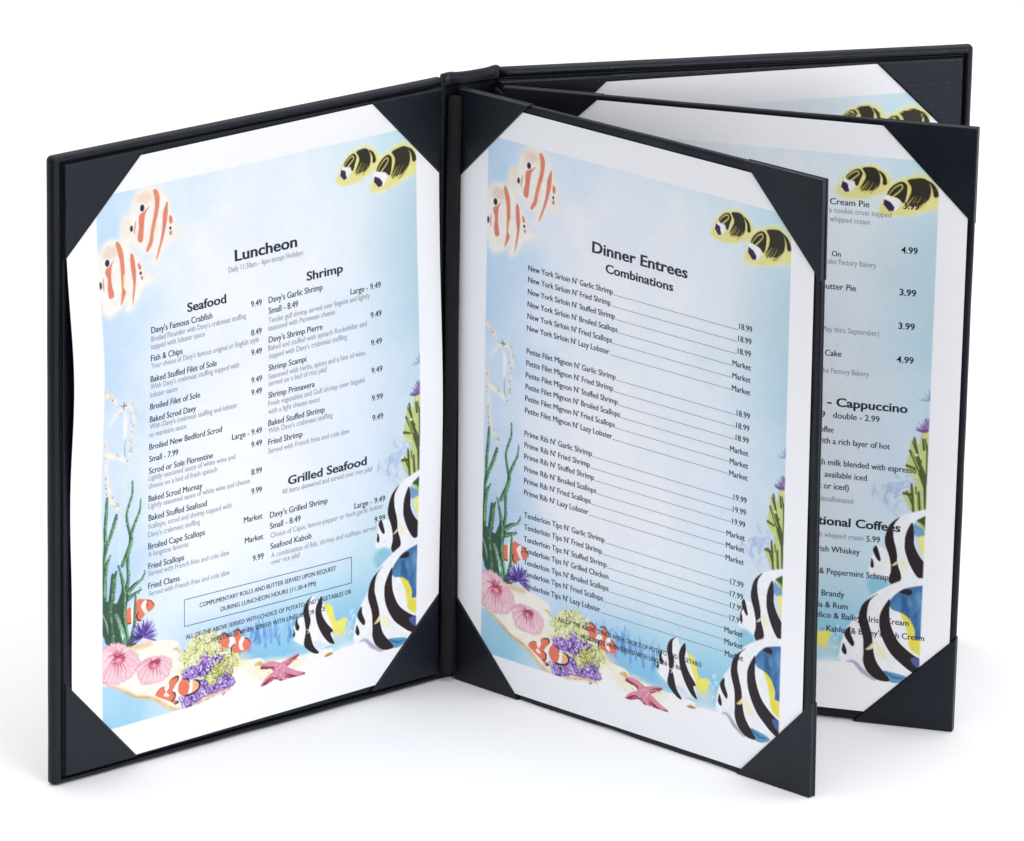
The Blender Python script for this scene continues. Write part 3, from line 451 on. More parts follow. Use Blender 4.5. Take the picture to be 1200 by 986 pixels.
('K',(80,94,50),0.5,[[193.7,151.5],[197.8,158.8],[201.8,166.4]],[0.99,1.98,2.15]),
('K',(80,94,50),0.5,[[199.6,145.6],[200.3,150.4]],[0.89,1.19]),
('K',(80,94,50),0.5,[[197.0,154.0],[199.5,159.5],[202.1,165.0]],[0.96,1.45,1.45]),
('K',(80,94,50),0.5,[[192.6,158.8],[196.4,159.9]],[1.31,0.94]),
('K',(80,94,50),0.5,[[195.1,167.5],[195.7,173.0],[196.4,180.3]],[1.03,1.32,1.17]),
('K',(80,94,50),0.5,[[191.6,172.1],[195.3,172.6]],[1.24,1.42]),
('K',(80,94,50),0.5,[[198.6,171.1],[199.4,179.5]],[1.03,1.17]),
('K',(80,94,50),0.5,[[201.2,166.3],[202.1,178.6]],[1.45,1.6]),
('K',(80,94,50),0.5,[[201.6,148.5],[202.3,162.9]],[0.72,1.44]),
('K',(80,94,50),0.5,[[194.8,147.1],[199.0,156.5]],[0.64,1.12]),
('K',(80,94,50),0.5,[[198.4,162.1],[201.2,168.4]],[0.81,1.29]),
('K',(80,94,50),0.5,[[197.2,168.7],[197.9,178.5]],[0.58,0.87]),
('K',(80,94,50),0.5,[[193.0,171.0],[195.8,176.6]],[0.66,1.15]),
('K',(80,94,50),0.5,[[200.5,145.5],[201.9,150.7]],[0.6,0.9]),
('K',(222,232,140),0.4,[[196.8,147.5],[199.0,155.1]],[0.62,0.62]),
('K',(222,232,140),0.4,[[194.7,152.8],[198.4,160.0]],[0.33,0.41]),
('K',(222,232,140),0.4,[[194.0,161.9],[197.1,164.0]],[0.93,0.74]),
('K',(222,232,140),0.4,[[197.3,172.6],[197.8,179.2]],[0.73,0.73]),
('E',(250,245,200),0.5,[197.0,153.4],0.72,0.57),
('K',(232,222,150),0.8,[[200.1,144.3],[202.3,143.0]],[1.45,1.88]),
('X','plume',{'c':[202.3,141.2],'col':(142,114,170)}),
('X','plume2',{'c':[202.5,126.7],'col':(130,150,190)}),
('P',(120,166,206),1.2,[[196.5,185.9],[201.3,188.3],[204.4,188.3],[204.6,192.9],[197.6,191.7]]),
('P',(66,86,40),0.8,[[197.3,183.5],[201.1,181.5],[204.8,180.8],[205.2,191.0],[201.3,187.9]]),
('K',(180,200,90),0.6,[[198.7,185.3],[201.2,187.2],[202.3,189.9]],[0.61,1.34,0.61]),
('P',(250,250,252),0.7,[[176.8,211.5],[178.0,202.9],[179.8,198.5],[184.6,199.5],[183.7,193.5],[186.5,187.5],[191.0,183.2],[196.0,181.0],[204.1,178.4],[204.2,180.7],[197.4,185.4],[197.0,191.3],[197.7,195.5],[200.5,201.7],[205.1,207.3],[205.4,218.0],[194.0,215.8],[187.7,216.9],[186.3,214.3],[181.9,213.3]]),
('P',(244,238,130),1.2,[[199.8,192.2],[204.6,192.9],[205.0,204.2],[202.4,202.6],[200.3,197.1]]),
('P',(42,32,36),0.35,[[190.4,183.7],[187.7,187.8],[187.6,193.3],[189.5,200.8],[190.0,206.0],[192.1,213.1],[188.6,217.1],[186.2,214.4],[187.1,209.4],[186.0,203.1],[183.8,197.1],[184.0,192.5],[186.0,187.4]]),
('P',(42,32,36),0.35,[[196.3,185.8],[197.2,190.8],[197.6,196.5],[200.6,202.2],[205.2,207.3],[205.4,213.7],[200.2,212.2],[196.2,206.9],[193.3,199.6],[193.1,193.5],[194.4,188.7]]),
('P',(42,32,36),0.3,[[179.8,198.5],[178.3,200.9],[180.7,205.5],[182.1,205.4],[181.3,202.1]]),
('P',(42,32,36),0.3,[[177.8,204.7],[179.0,207.6],[178.6,209.4],[177.4,208.7]]),
('K',(245,225,170),0.5,[[187.4,207.5],[189.2,206.2],[190.1,205.0]],[0.39,1.28,0.39]),
('P',(250,246,214),1.6,[[191.0,203.2],[193.6,204.3],[195.0,208.6],[191.8,207.9]]),
('P',(150,205,224),3.2,[[175.9,216.3],[180.8,212.6],[186.7,216.0],[185.2,220.4],[178.5,222.3]]),
('P',(64,116,166),1.0,[[186.1,224.6],[191.9,218.4],[196.9,216.5],[205.4,217.7],[206.0,244.7],[199.6,241.9],[198.2,236.2],[193.9,230.6],[188.3,228.5]]),
('X','deepblue',{'pts':[[188.7,225.9],[196.1,219.4],[204.5,218.5],[205.1,242.5],[199.0,235.0]]}),
('P',(42,32,36),0.35,[[190.6,217.8],[196.9,218.2],[196.8,220.6],[192.8,220.4],[190.9,219.3]]),
('P',(250,250,252),0.7,[[164.1,253.9],[165.8,243.7],[168.4,238.1],[172.9,231.8],[176.9,224.6],[182.6,219.5],[190.9,214.7],[196.3,213.0],[205.2,211.7],[205.3,214.5],[196.9,216.8],[191.9,219.1],[187.4,224.1],[188.1,228.5],[193.0,230.2],[199.1,237.0],[199.6,241.6],[205.9,242.0],[206.1,251.6],[201.9,256.1],[198.5,258.4],[193.4,260.6],[185.8,258.9],[188.8,263.3],[182.5,263.8],[177.0,260.0],[174.0,260.2],[167.3,256.6]]),
('P',(240,228,84),1.0,[[192.2,229.8],[196.4,232.0],[199.2,237.1],[199.6,241.9],[205.9,242.0],[206.1,250.9],[200.9,249.0],[197.3,246.2],[196.6,242.6],[195.2,236.2]]),
('P',(96,160,196),0.8,[[185.4,258.8],[188.3,258.8],[195.1,260.0],[196.8,261.8],[190.9,264.2],[187.5,262.7]]),
('K',(60,110,160),0.6,[[186.6,259.4],[190.9,261.4],[194.3,261.2]],[0.69,1.2,0.69]),
('P',(42,32,36),0.35,[[181.4,221.7],[177.8,225.5],[176.6,232.0],[177.6,236.3],[179.5,242.8],[180.4,249.8],[182.6,255.7],[188.6,263.1],[182.5,263.3],[178.1,260.3],[175.7,255.5],[175.6,250.1],[175.1,243.1],[172.8,235.9],[173.1,231.2],[175.3,226.3]]),
('P',(42,32,36),0.35,[[187.1,223.6],[187.1,230.3],[188.2,236.6],[191.7,243.5],[197.7,248.6],[204.4,252.9],[204.4,259.4],[198.9,258.0],[193.4,254.3],[188.3,249.7],[184.1,242.5],[182.6,236.0],[183.2,230.1]]),
('P',(84,96,160),0.9,[[198.0,251.1],[203.1,251.2],[204.4,256.0],[200.2,255.0]]),
('P',(42,32,36),0.3,[[168.8,238.7],[166.3,242.9],[170.0,248.2],[171.2,246.7],[169.4,242.5]]),
('P',(42,32,36),0.3,[[166.1,247.1],[167.8,251.0],[167.1,252.7],[165.4,250.8]]),
('K',(245,225,160),0.5,[[176.9,249.1],[179.1,247.8],[180.0,245.6]],[0.53,1.98,0.53]),
('P',(250,246,206),2.0,[[181.5,246.0],[184.9,248.1],[186.6,252.6],[182.4,251.6]]),
('K',(176,170,196),1.2,[[168.1,255.8],[171.5,255.9],[175.7,259.9],[181.6,263.7]],[0.35,1.39,2.08,0.87]),
]
BOX=[(63.9, 211.7), (162.3, 213.1), (162.6, 225.8), (64.1, 224.6)]
TEXT=[
('A', 'Luncheon', 94.2, 58.2, 130.4, 58.3, 'h1'),
('A', 'Daily 11:30am - 4pm except Holidays', 90.3, 62.8, 133.9, 62.6, 'd'),
('A', 'Seafood', 65.5, 76.0, 87.9, 76.0, 'h2'),
('A', "Davy's Famous Crabfish", 44.4, 81.9, 79.5, 81.3, 'n'),
('A', "Broiled Flounder with Davy's crabmeat stuffing", 44.2, 85.6, 99.1, 85.1, 'd'),
('A', 'topped with lobster sauce', 43.8, 89.0, 74.9, 88.7, 'd'),
('A', 'Fish & Chips', 43.6, 94.3, 61.7, 94.4, 'n'),
('A', "Your choice of Davy's famous original or English style", 43.6, 97.5, 106.2, 97.9, 'd'),
('A', 'Baked Stuffed Filet of Sole', 43.3, 104.1, 81.4, 103.9, 'n'),
('A', "With Davy's crabmeat stuffing topped with", 43.3, 107.6, 94.6, 107.1, 'd'),
('A', 'lobster sauce', 43.3, 111.2, 58.7, 111.2, 'd'),
('A', 'Broiled Filet of Sole', 43.4, 117.2, 72.0, 116.8, 'n'),
('A', 'Baked Scrod Davy', 43.4, 123.1, 69.8, 122.9, 'n'),
('A', "With Davy's crabmeat stuffing and lobster", 43.6, 126.5, 93.8, 126.1, 'd'),
('A', 'or marinara sauce', 43.6, 130.3, 64.6, 130.0, 'd'),
('A', 'Broiled New Bedford Scrod', 43.7, 136.3, 85.1, 136.1, 'n'),
('A', 'Small - 7.99', 43.9, 142.1, 60.2, 141.8, 'n'),
('A', 'Scrod or Sole Florentine', 43.9, 147.8, 80.2, 147.4, 'n'),
('A', 'Lightly seasoned sauce of white wine and', 43.8, 151.1, 93.2, 150.5, 'd'),
('A', 'cheese on a bed of fresh spinach', 43.9, 154.7, 82.9, 154.5, 'd'),
('A', '9.49', 102.3, 81.0, 108.5, 81.0, 'p'),
('A', '8.49', 101.8, 94.2, 107.9, 94.2, 'p'),
('A', '9.49', 101.7, 103.5, 107.8, 103.5, 'p'),
('A', '9.49', 101.8, 116.6, 107.9, 116.6, 'p'),
('A', '9.49', 101.9, 122.4, 108.0, 122.4, 'p'),
('A', 'Large - 9.49', 91.2, 141.4, 108.4, 141.4, 'p'),
('A', '9.49', 102.4, 147.3, 108.5, 147.4, 'p'),
('A', '8.99', 102.6, 160.5, 108.6, 160.6, 'p'),
('A', '9.99', 102.6, 169.7, 108.6, 169.8, 'p'),
('A', 'Baked Scrod Mornay', 43.8, 160.8, 74.3, 160.7, 'n'),
('A', 'Lightly seasoned sauce of white wine and cheese', 43.7, 164.3, 101.7, 163.8, 'd'),
('A', 'Baked Stuffed Seafood', 43.7, 169.7, 76.8, 169.8, 'n'),
('A', 'Scallops, scrod and shrimp topped with', 43.5, 173.5, 91.0, 173.5, 'd'),
('A', "Davy's crabmeat stuffing", 43.4, 177.5, 72.9, 177.4, 'd'),
('A', 'Broiled Cape Scallops', 43.3, 183.2, 75.6, 183.1, 'n'),
('A', 'A longtime favorite', 43.2, 186.5, 66.2, 186.7, 'd'),
('A', 'Fried Scallops', 43.2, 192.3, 63.6, 192.6, 'n'),
('A', 'Served with French fries and cole slaw', 43.1, 195.7, 89.7, 195.8, 'd'),
('A', 'Fried Clams', 43.1, 201.7, 61.0, 202.0, 'n'),
('A', 'Served with French fries and cole slaw', 43.3, 205.3, 90.1, 205.4, 'd'),
('A', 'Market', 98.2, 182.4, 109.0, 182.6, 'p'),
('A', 'Market', 98.8, 192.4, 109.4, 192.5, 'p'),
('A', '9.99', 103.4, 201.9, 109.8, 202.1, 'p'),
('A', 'Shrimp', 135.4, 75.0, 156.9, 75.3, 'h2'),
('A', "Davy's Garlic Shrimp", 112.6, 81.0, 144.5, 81.1, 'n'),
('A', 'Small - 8.49', 112.4, 86.1, 129.7, 86.0, 'n'),
('A', 'Large - 9.49', 161.2, 86.7, 179.4, 86.6, 'p'),
('A', 'Tender gulf shrimp served over linguini and lightly', 112.2, 90.1, 172.7, 90.5, 'd'),
('A', 'seasoned with Parmesan cheese', 111.9, 94.1, 151.5, 93.7, 'd'),
('A', "Davy's Shrimp Pierre", 112.0, 99.5, 143.9, 99.5, 'n'),
('A', '9.49', 172.9, 100.1, 179.4, 100.1, 'p'),
('A', 'Baked and stuffed with spinach Rockefeller and', 111.7, 103.1, 170.4, 103.2, 'd'),
('A', "topped with Davy's crabmeat stuffing", 112.0, 106.9, 158.4, 107.0, 'd'),
('A', 'Shrimp Scampi', 111.9, 112.8, 134.1, 112.7, 'n'),
('A', '9.49', 172.9, 113.2, 179.4, 113.2, 'p'),
('A', 'Seasoned with herbs, spices and a hint of wine,', 111.9, 116.4, 169.7, 116.9, 'd'),
('A', 'served on a bed of rice pilaf', 112.0, 120.2, 146.4, 119.8, 'd'),
('A', 'Shrimp Primavera', 111.9, 125.6, 139.1, 126.0, 'n'),
('A', '9.49', 173.0, 126.5, 179.5, 126.5, 'p'),
('A', 'Fresh vegetables and Gulf shrimp over linguini', 112.0, 129.2, 168.9, 130.0, 'd'),
('A', 'with a light cheese sauce', 112.1, 133.4, 142.2, 133.4, 'd'),
('A', 'Baked Stuffed Shrimp', 112.2, 139.2, 145.1, 139.1, 'n'),
('A', '9.99', 173.2, 139.7, 179.7, 139.8, 'p'),
('A', "With Davy's crabmeat stuffing", 112.3, 142.7, 149.9, 142.5, 'd'),
('A', 'Fried Shrimp', 112.3, 148.3, 132.2, 148.1, 'n'),
('A', '9.49', 173.5, 149.3, 179.9, 149.3, 'p'),
('A', 'Served with French fries and cole slaw', 112.4, 152.0, 160.0, 152.6, 'd'),
('A', 'Grilled Seafood', 123.9, 169.1, 170.2, 170.3, 'h2'),
('A', 'All items skewered and served over rice pilaf', 120.4, 173.2, 173.9, 173.8, 'd'),
('A', "Davy's Grilled Shrimp", 113.4, 183.1, 147.2, 183.6, 'n'),
('A', 'Large - 9.49', 163.4, 189.6, 181.7, 189.9, 'p'),
('A', 'Small - 8.49', 113.4, 188.5, 131.3, 188.8, 'n'),
('A', 'Choice of Cajun, lemon-pepper or herb garlic butter', 113.7, 192.3, 180.6, 193.8, 'd'),
('A', 'Seafood Kabob', 113.8, 198.3, 137.9, 198.7, 'n'),
('A', '9.99', 175.6, 199.1, 182.0, 199.2, 'p'),
('A', 'A combination of fish, shrimp and scallops served', 114.3, 202.2, 176.7, 203.4, 'd'),
('A', 'over rice pilaf', 114.4, 206.0, 131.4, 206.2, 'd'),
('A', 'COMPLIMENTARY ROLLS AND BUTTER SERVED UPON REQUEST', 72.8, 216.3, 153.0, 218.4, 'c'),
('A', 'DURING LUNCHEON HOURS (11:30-4 PM)', 85.1, 221.2, 141.1, 223.0, 'c'),
('A', 'ALL OF THE ABOVE SERVED WITH CHOICE OF POTATO AND VEGETABLES OR', 64.9, 229.7, 162.5, 232.2, 'c'),
('A', 'VEGETABLES WHEN SERVED WITH LINGUINI OR RICE', 79.6, 234.5, 147.0, 237.0, 'c'),
('B', 'Dinner Entrees', 83.0, 56.7, 141.1, 56.9, 'h1'),
('B', 'Combinations', 91.5, 64.5, 132.7, 64.3, 'h2'),
('B', "New York Sirloin N' Garlic Shrimp", 43.6, 73.9, 96.2, 73.2, 'b'),
('B', '18.99', 172.8, 73.4, 180.5, 73.0, 'b'),
('B', "New York Sirloin N' Fried Shrimp", 43.7, 79.4, 95.0, 78.9, 'b'),
('B', '18.99', 172.4, 79.2, 180.2, 78.8, 'b'),
('B', "New York Sirloin N' Stuffed Shrimp", 43.6, 85.2, 97.8, 84.4, 'b'),
('B', '18.99', 172.3, 85.0, 180.1, 84.6, 'b'),
('B', "New York Sirloin N' Broiled Scallops", 43.6, 91.1, 99.6, 90.2, 'b'),
('B', 'Market', 169.4, 91.2, 180.3, 90.6, 'b'),
('B', "New York Sirloin N' Fried Scallops", 43.6, 96.8, 96.3, 96.0, 'b'),
('B', 'Market', 169.5, 97.0, 180.3, 96.4, 'b'),
('B', "New York Sirloin N' Lazy Lobster", 43.5, 102.5, 94.9, 102.0, 'b'),
('B', 'Market', 169.4, 102.8, 180.3, 102.2, 'b'),
('B', "Petite Filet Mignon N' Garlic Shrimp", 43.5, 113.6, 99.1, 113.0, 'b'),
('B', '18.99', 172.6, 113.9, 180.4, 113.4, 'b'),
('B', "Petite Filet Mignon N' Fried Shrimp", 43.4, 119.3, 97.7, 118.8, 'b'),
('B', '18.99', 172.5, 119.7, 180.3, 119.2, 'b'),
('B', "Petite Filet Mignon N' Stuffed Shrimp", 43.2, 125.1, 100.7, 124.3, 'b'),
('B', '18.99', 172.4, 125.4, 180.2, 124.9, 'b'),
('B', "Petite Filet Mignon N' Broiled Scallops", 43.2, 130.7, 102.2, 129.8, 'b'),
('B', 'Market', 169.2, 131.4, 180.1, 130.7, 'b'),
('B', "Petite Filet Mignon N' Fried Scallops", 43.1, 136.3, 99.2, 136.0, 'b'),
('B', 'Market', 169.2, 137.2, 180.1, 136.5, 'b'),
('B', "Petite Filet Mignon N' Lazy Lobster", 43.1, 142.1, 97.7, 141.3, 'b'),
('B', 'Market', 169.1, 142.9, 180.0, 142.2, 'b'),
('B', "Prime Rib N' Garlic Shrimp", 43.0, 153.2, 85.4, 153.0, 'b'),
('B', '19.99', 172.0, 153.6, 179.8, 153.1, 'b'),
('B', "Prime Rib N' Fried Shrimp", 43.1, 158.8, 84.2, 158.6, 'b'),
('B', '19.99', 171.8, 159.3, 179.6, 158.8, 'b'),
('B', "Prime Rib N' Stuffed Shrimp", 43.1, 164.3, 87.0, 163.7, 'b'),
('B', '19.99', 171.5, 165.1, 179.3, 164.6, 'b'),
('B', "Prime Rib N' Broiled Scallops", 43.3, 170.3, 88.5, 169.6, 'b'),
('B', 'Market', 168.3, 171.4, 179.2, 170.6, 'b'),
('B', "Prime Rib N' Fried Scallops", 43.3, 176.0, 85.1, 175.5, 'b'),
('B', 'Market', 168.2, 177.0, 179.1, 176.3, 'b'),
('B', "Prime Rib N' Lazy Lobster", 43.4, 181.6, 83.9, 181.0, 'b'),
('B', 'Market', 168.1, 182.9, 179.0, 182.1, 'b'),
('B', "Tenderloin Tips N' Garlic Shrimp", 43.5, 192.5, 94.2, 192.4, 'b'),
('B', '17.99', 171.3, 193.7, 179.1, 193.2, 'b'),
('B', "Tenderloin Tips N' Fried Shrimp", 43.6, 198.3, 92.8, 198.2, 'b'),
('B', '17.99', 171.2, 199.4, 179.0, 198.8, 'b'),
('B', "Tenderloin Tips N' Stuffed Shrimp", 43.5, 204.1, 95.8, 203.5, 'b'),
('B', '17.99', 171.4, 205.0, 179.2, 204.4, 'b'),
('B', "Tenderloin Tips N' Grilled Chicken", 43.6, 209.6, 97.0, 208.9, 'b'),
('B', '17.99', 171.3, 210.9, 179.1, 210.3, 'b'),
('B', "Tenderloin Tips N' Broiled Scallops", 43.7, 215.3, 97.2, 214.8, 'b'),
('B', 'Market', 168.4, 217.1, 179.3, 216.2, 'b'),
('B', "Tenderloin Tips N' Fried Scallops", 43.8, 220.8, 93.8, 220.9, 'b'),
('B', 'Market', 168.5, 222.7, 179.5, 221.8, 'b'),
('B', "Tenderloin Tips N' Lazy Lobster", 44.0, 226.6, 92.3, 226.4, 'b'),
('B', 'Market', 169.0, 228.3, 179.9, 227.4, 'b'),
('B', 'ALL OF THE ABOVE SERVED WITH CHOICE OF POTATO AND VEGETABLE', 65.9, 237.4, 155.0, 236.3, 'c'),
('B', 'VEGETABLES WHEN SERVED WITH LINGUINI OR RICE', 80.5, 242.1, 144.8, 240.4, 'c'),
('C', 'Cream Pie', 152.0, 38.8, 170.3, 38.6, 'n'),
('C', 'in a cookie crust topped', 148.6, 42.6, 180.6, 42.5, 'd'),
('C', 'whipped cream', 152.1, 46.8, 170.9, 46.8, 'd'),
('C', '3.99', 186.0, 37.9, 193.4, 37.8, 'q'),
('C', '4.99', 185.9, 58.7, 193.5, 58.5, 'q'),
('C', 'On', 153.8, 63.1, 157.9, 63.0, 'n2'),
('C', 'Cheesecake Factory Bakery', 142.3, 66.4, 174.6, 67.0, 'd'),
('C', 'Peanut Butter Pie', 137.1, 78.3, 165.6, 78.9, 'n'),
('C', '3.99', 185.9, 78.6, 193.6, 78.4, 'q'),
('C', '3.99', 186.0, 94.4, 193.6, 94.3, 'q'),
('C', '(May thru September)', 149.4, 98.6, 177.2, 98.9, 'd'),
('C', 'Cheese Cake', 139.8, 110.2, 160.0, 110.2, 'n'),
('C', '4.99', 185.8, 110.3, 193.7, 110.2, 'q'),
('C', 'Cheesecake Factory Bakery', 140.5, 118.3, 173.2, 118.3, 'd'),
('C', 'Espresso - Cappuccino', 127.4, 133.1, 191.7, 134.6, 'h2'),
('C', 'single - 2.49   double - 2.99', 134.0, 139.3, 178.9, 139.7, 'n'),
('C', 'Coffee', 149.2, 146.5, 157.6, 146.6, 'n'),
('C', 'with a rich layer of hot', 149.8, 152.0, 184.3, 151.9, 'n'),
('C', 'with milk blended with espresso', 147.7, 162.2, 197.0, 162.2, 'n'),
('C', 'available iced', 154.3, 168.0, 174.1, 168.0, 'n'),
('C', '(hot or iced)', 146.7, 173.5, 165.8, 173.6, 'n'),
('C', 'decaffeinated', 152.4, 179.6, 168.1, 179.6, 'd'),
('C', 'International Coffees', 132.6, 190.4, 190.6, 191.4, 'h2'),
('C', 'with whipped cream', 149.0, 197.0, 173.6, 196.7, 'd'),
('C', '5.99', 175.0, 197.1, 181.3, 197.0, 'n'),
('C', 'Irish Whiskey', 151.3, 203.8, 172.1, 203.9, 'n'),
('C', '& Peppermint Schnapps', 153.4, 214.4, 189.3, 214.8, 'n'),
('C', 'Brandy', 154.9, 225.2, 165.6, 225.2, 'n'),
('C', 'Maria & Rum', 147.0, 230.8, 167.4, 230.8, 'n'),
('C', "Frangelico & Bailey's Irish Cream", 143.5, 235.4, 196.4, 236.1, 'n'),
('C', "- Kahlua & Bailey's Irish Cream", 155.3, 242.1, 203.9, 242.4, 'n'),
]

# ------------------------------------------------------------------ the printed picture, painted in page millimetres
STEP = .36
NX, NY = int(PW / STEP) + 1, int(PH / STEP) + 1
XS = np.linspace(0, PW, NX); YS = np.linspace(0, PH, NY)
SG, TG = np.meshgrid(XS, YS)
rs = np.random.RandomState(7)

def vnoise(scale, seed, octs=4):
    r = np.random.RandomState(seed); out = np.zeros((NY, NX)); amp = 1.; tot = 0
    for o in range(octs):
        g = r.rand(int(PH / scale) + 3, int(PW / scale) + 3); y = TG / scale; x = SG / scale
        yi, xi = y.astype(int), x.astype(int); fy, fx = y - yi, x - xi; fy = fy * fy * (3 - 2 * fy); fx = fx * fx * (3 - 2 * fx)
        out += amp * ((g[yi, xi] * (1 - fx) + g[yi, xi + 1] * fx) * (1 - fy) + (g[yi + 1, xi] * (1 - fx) + g[yi + 1, xi + 1] * fx) * fy)
        tot += amp; amp *= .55; scale /= 2.1
    return out / tot - .5

WASH = vnoise(24, 1); FINE = vnoise(3.2, 2); GRAIN = vnoise(1.1, 3, 2)
BGP = [(20,25,190,216,248),(35,25,204,225,250),(60,25,222,236,250),(110,22,229,239,250),(160,22,222,238,248),(195,20,200,232,242),
(20,60,178,206,243),(40,60,205,224,249),(55,60,224,235,251),(90,50,238,242,252),(130,45,238,243,252),(165,50,228,240,250),(185,55,206,224,238),(199,60,174,202,224),
(20,95,182,206,241),(32,95,190,212,244),(45,95,226,236,252),(80,90,232,240,252),(120,90,237,243,252),(160,90,225,236,250),(185,95,206,226,242),(200,95,168,198,220),
(20,130,198,219,246),(35,135,205,222,246),(50,135,232,240,252),(100,130,239,243,252),(150,130,227,236,250),(185,135,214,228,244),(200,135,188,213,232),
(20,170,203,221,246),(35,170,180,205,240),(52,170,228,238,252),(75,170,238,242,252),(110,170,239,243,252),(160,170,223,234,250),(195,170,200,216,238),
(25,200,150,185,230),(45,205,226,237,251),(80,200,236,242,252),(120,200,234,241,252),(150,200,228,238,250),(172,205,204,228,242),
(45,222,205,226,248),(70,214,228,239,252),(100,214,229,240,252),(130,214,218,234,250),(160,214,202,228,243),(178,222,170,210,234),(60,230,206,226,248),(90,228,206,227,249),(120,228,180,216,244),(145,228,170,214,240),(165,230,150,204,234),
(70,238,140,185,232),(95,240,108,163,221),(120,242,98,174,228),(150,245,103,179,228),(170,245,103,174,225),
(20,250,166,206,238),(28,262,124,186,224),(45,262,170,208,234),(58,262,214,232,246)]
num = np.zeros((NY, NX, 3)); den = np.zeros((NY, NX, 1)) + 1e-9
for s, t, r, g, b_ in BGP:
    wgt = np.exp(-(((SG + WASH * 16 - s) / 15) ** 2 + ((TG + WASH * 10 - t) / 15) ** 2))[..., None] + 1e-7
    num += wgt * np.array((r, g, b_), float); den += wgt
IMG = num / den
IMG += (WASH * 20 + FINE * 7 + 2)[..., None] * np.array((1.5, .8, .2))
IMG = 255 - (255 - IMG) * np.array((.82, .72, .84)); NEAR = np.exp(-((SG + WASH * 30 - 105) / 52) ** 4 - ((TG - 120) / 95) ** 4)[..., None]; IMG = 255 - (255 - IMG) * (1 - .35 * NEAR)

def comp(y0, y1, x0, x1, a, c, tex=.05):
    c = np.array(c[:3], float) * (1 + (FINE[y0:y1, x0:x1] * 1.2 + GRAIN[y0:y1, x0:x1] * .6)[..., None] * tex)
    IMG[y0:y1, x0:x1] = IMG[y0:y1, x0:x1] * (1 - a[..., None]) + c * a[..., None]

def win(x0, y0, x1, y1, pad):
    i0 = max(int((x0 - pad) / STEP), 0); i1 = min(int((x1 + pad) / STEP) + 2, NX); j0 = max(int((y0 - pad) / STEP), 0); j1 = min(int((y1 + pad) / STEP) + 2, NY)
    return j0, j1, i0, i1

def smooth(p, closed, n=4):
    p = np.array(p, float); N = len(p)
    if N < 3: return p
    idx = np.arange(N); P = lambda i: p[i % N] if closed else p[np.clip(i, 0, N - 1)]
    out = []
    for i in range(N if closed else N - 1):
        a, b, c, d = P(i - 1), P(i), P(i + 1), P(i + 2)
        for j in range(n):
            t = j / n
            out.append(.5 * (2 * b + (c - a) * t + (2 * a - 5 * b + 4 * c - d) * t * t + (3 * b - a - 3 * c + d) * t ** 3))
    if not closed: out.append(p[-1])
    return np.array(out)

def inside(poly, X, Y):
    ins = np.zeros(X.shape, bool); q = np.roll(poly, -1, 0)
    for (xa, ya), (xb, yb) in zip(poly, q):
        if ya == yb: continue
        c = (ya > Y) != (yb > Y)
        ins ^= c & (X < (xb - xa) * (Y - ya) / (yb - ya) + xa)
    return ins

def seg_d(X, Y, a, b):
    d = b - a; L = d @ d + 1e-12; t = np.clip(((X - a[0]) * d[0] + (Y - a[1]) * d[1]) / L, 0, 1)
    return np.hypot(X - a[0] - t * d[0], Y - a[1] - t * d[1]), t

def fill(p, c, soft=.3, sm=True, alpha=1., tex=.05):
    p = smooth(p, True) if sm else np.array(p, float)
    j0, j1, i0, i1 = win(*p.min(0), *p.max(0), soft * 2)
    if j1 <= j0 or i1 <= i0: return
    X, Y = SG[j0:j1, i0:i1], TG[j0:j1, i0:i1]; D = np.full(X.shape, 1e9)
    for a, b in zip(p, np.roll(p, -1, 0)): D = np.minimum(D, seg_d(X, Y, a, b)[0])
    sd = np.where(inside(p, X, Y), D, -D); a = np.clip(.5 + sd / max(soft, STEP), 0, 1)
    comp(j0, j1, i0, i1, a * a * (3 - 2 * a) * alpha, c, tex)

def stroke(p, w, c, soft=.3, alpha=1., tex=.05, mask=None):
    p0 = np.array(p, float); n = 4
    if len(p0) > 2:
        u = np.arange(len(p0)); pp = smooth(p0, False, n); w = np.interp(np.arange(len(pp)) / n, u, w); p0 = pp
    mw = max(w); j0, j1, i0, i1 = win(*p0.min(0), *p0.max(0), mw / 2 + soft * 2)
    if j1 <= j0 or i1 <= i0: return
    X, Y = SG[j0:j1, i0:i1], TG[j0:j1, i0:i1]; S = np.full(X.shape, -1e9)
    for i in range(len(p0) - 1):
        d, t = seg_d(X, Y, p0[i], p0[i + 1]); S = np.maximum(S, (w[i] * (1 - t) + w[i + 1] * t) / 2 - d)
    k = max(soft, STEP); a = np.clip(.5 + S / k, 0, 1)
    if mask is not None: a = a * mask[j0:j1, i0:i1]
    comp(j0, j1, i0, i1, a * alpha, c, tex)

def oval(c, rx, ry, colr, soft=.3, alpha=1.):
    j0, j1, i0, i1 = win(c[0] - rx, c[1] - ry, c[0] + rx, c[1] + ry, soft * 2)
    if j1 <= j0 or i1 <= i0: return
    X, Y = SG[j0:j1, i0:i1], TG[j0:j1, i0:i1]
    sd = (1 - np.hypot((X - c[0]) / rx, (Y - c[1]) / ry)) * min(rx, ry); a = np.clip(.5 + sd / max(soft, STEP), 0, 1)
    comp(j0, j1, i0, i1, a * alpha, colr)

rnd = random.Random(11)
def pick(l): return l[rnd.randrange(len(l))]
def rand_in(poly):
    p = np.array(poly); lo, hi = p.min(0), p.max(0); ps = smooth(poly, True)
    while 1:
        q = np.array((rnd.uniform(lo[0], hi[0]), rnd.uniform(lo[1], hi[1])))
        if inside(ps, np.array([q[0]]), np.array([q[1]]))[0]: return q

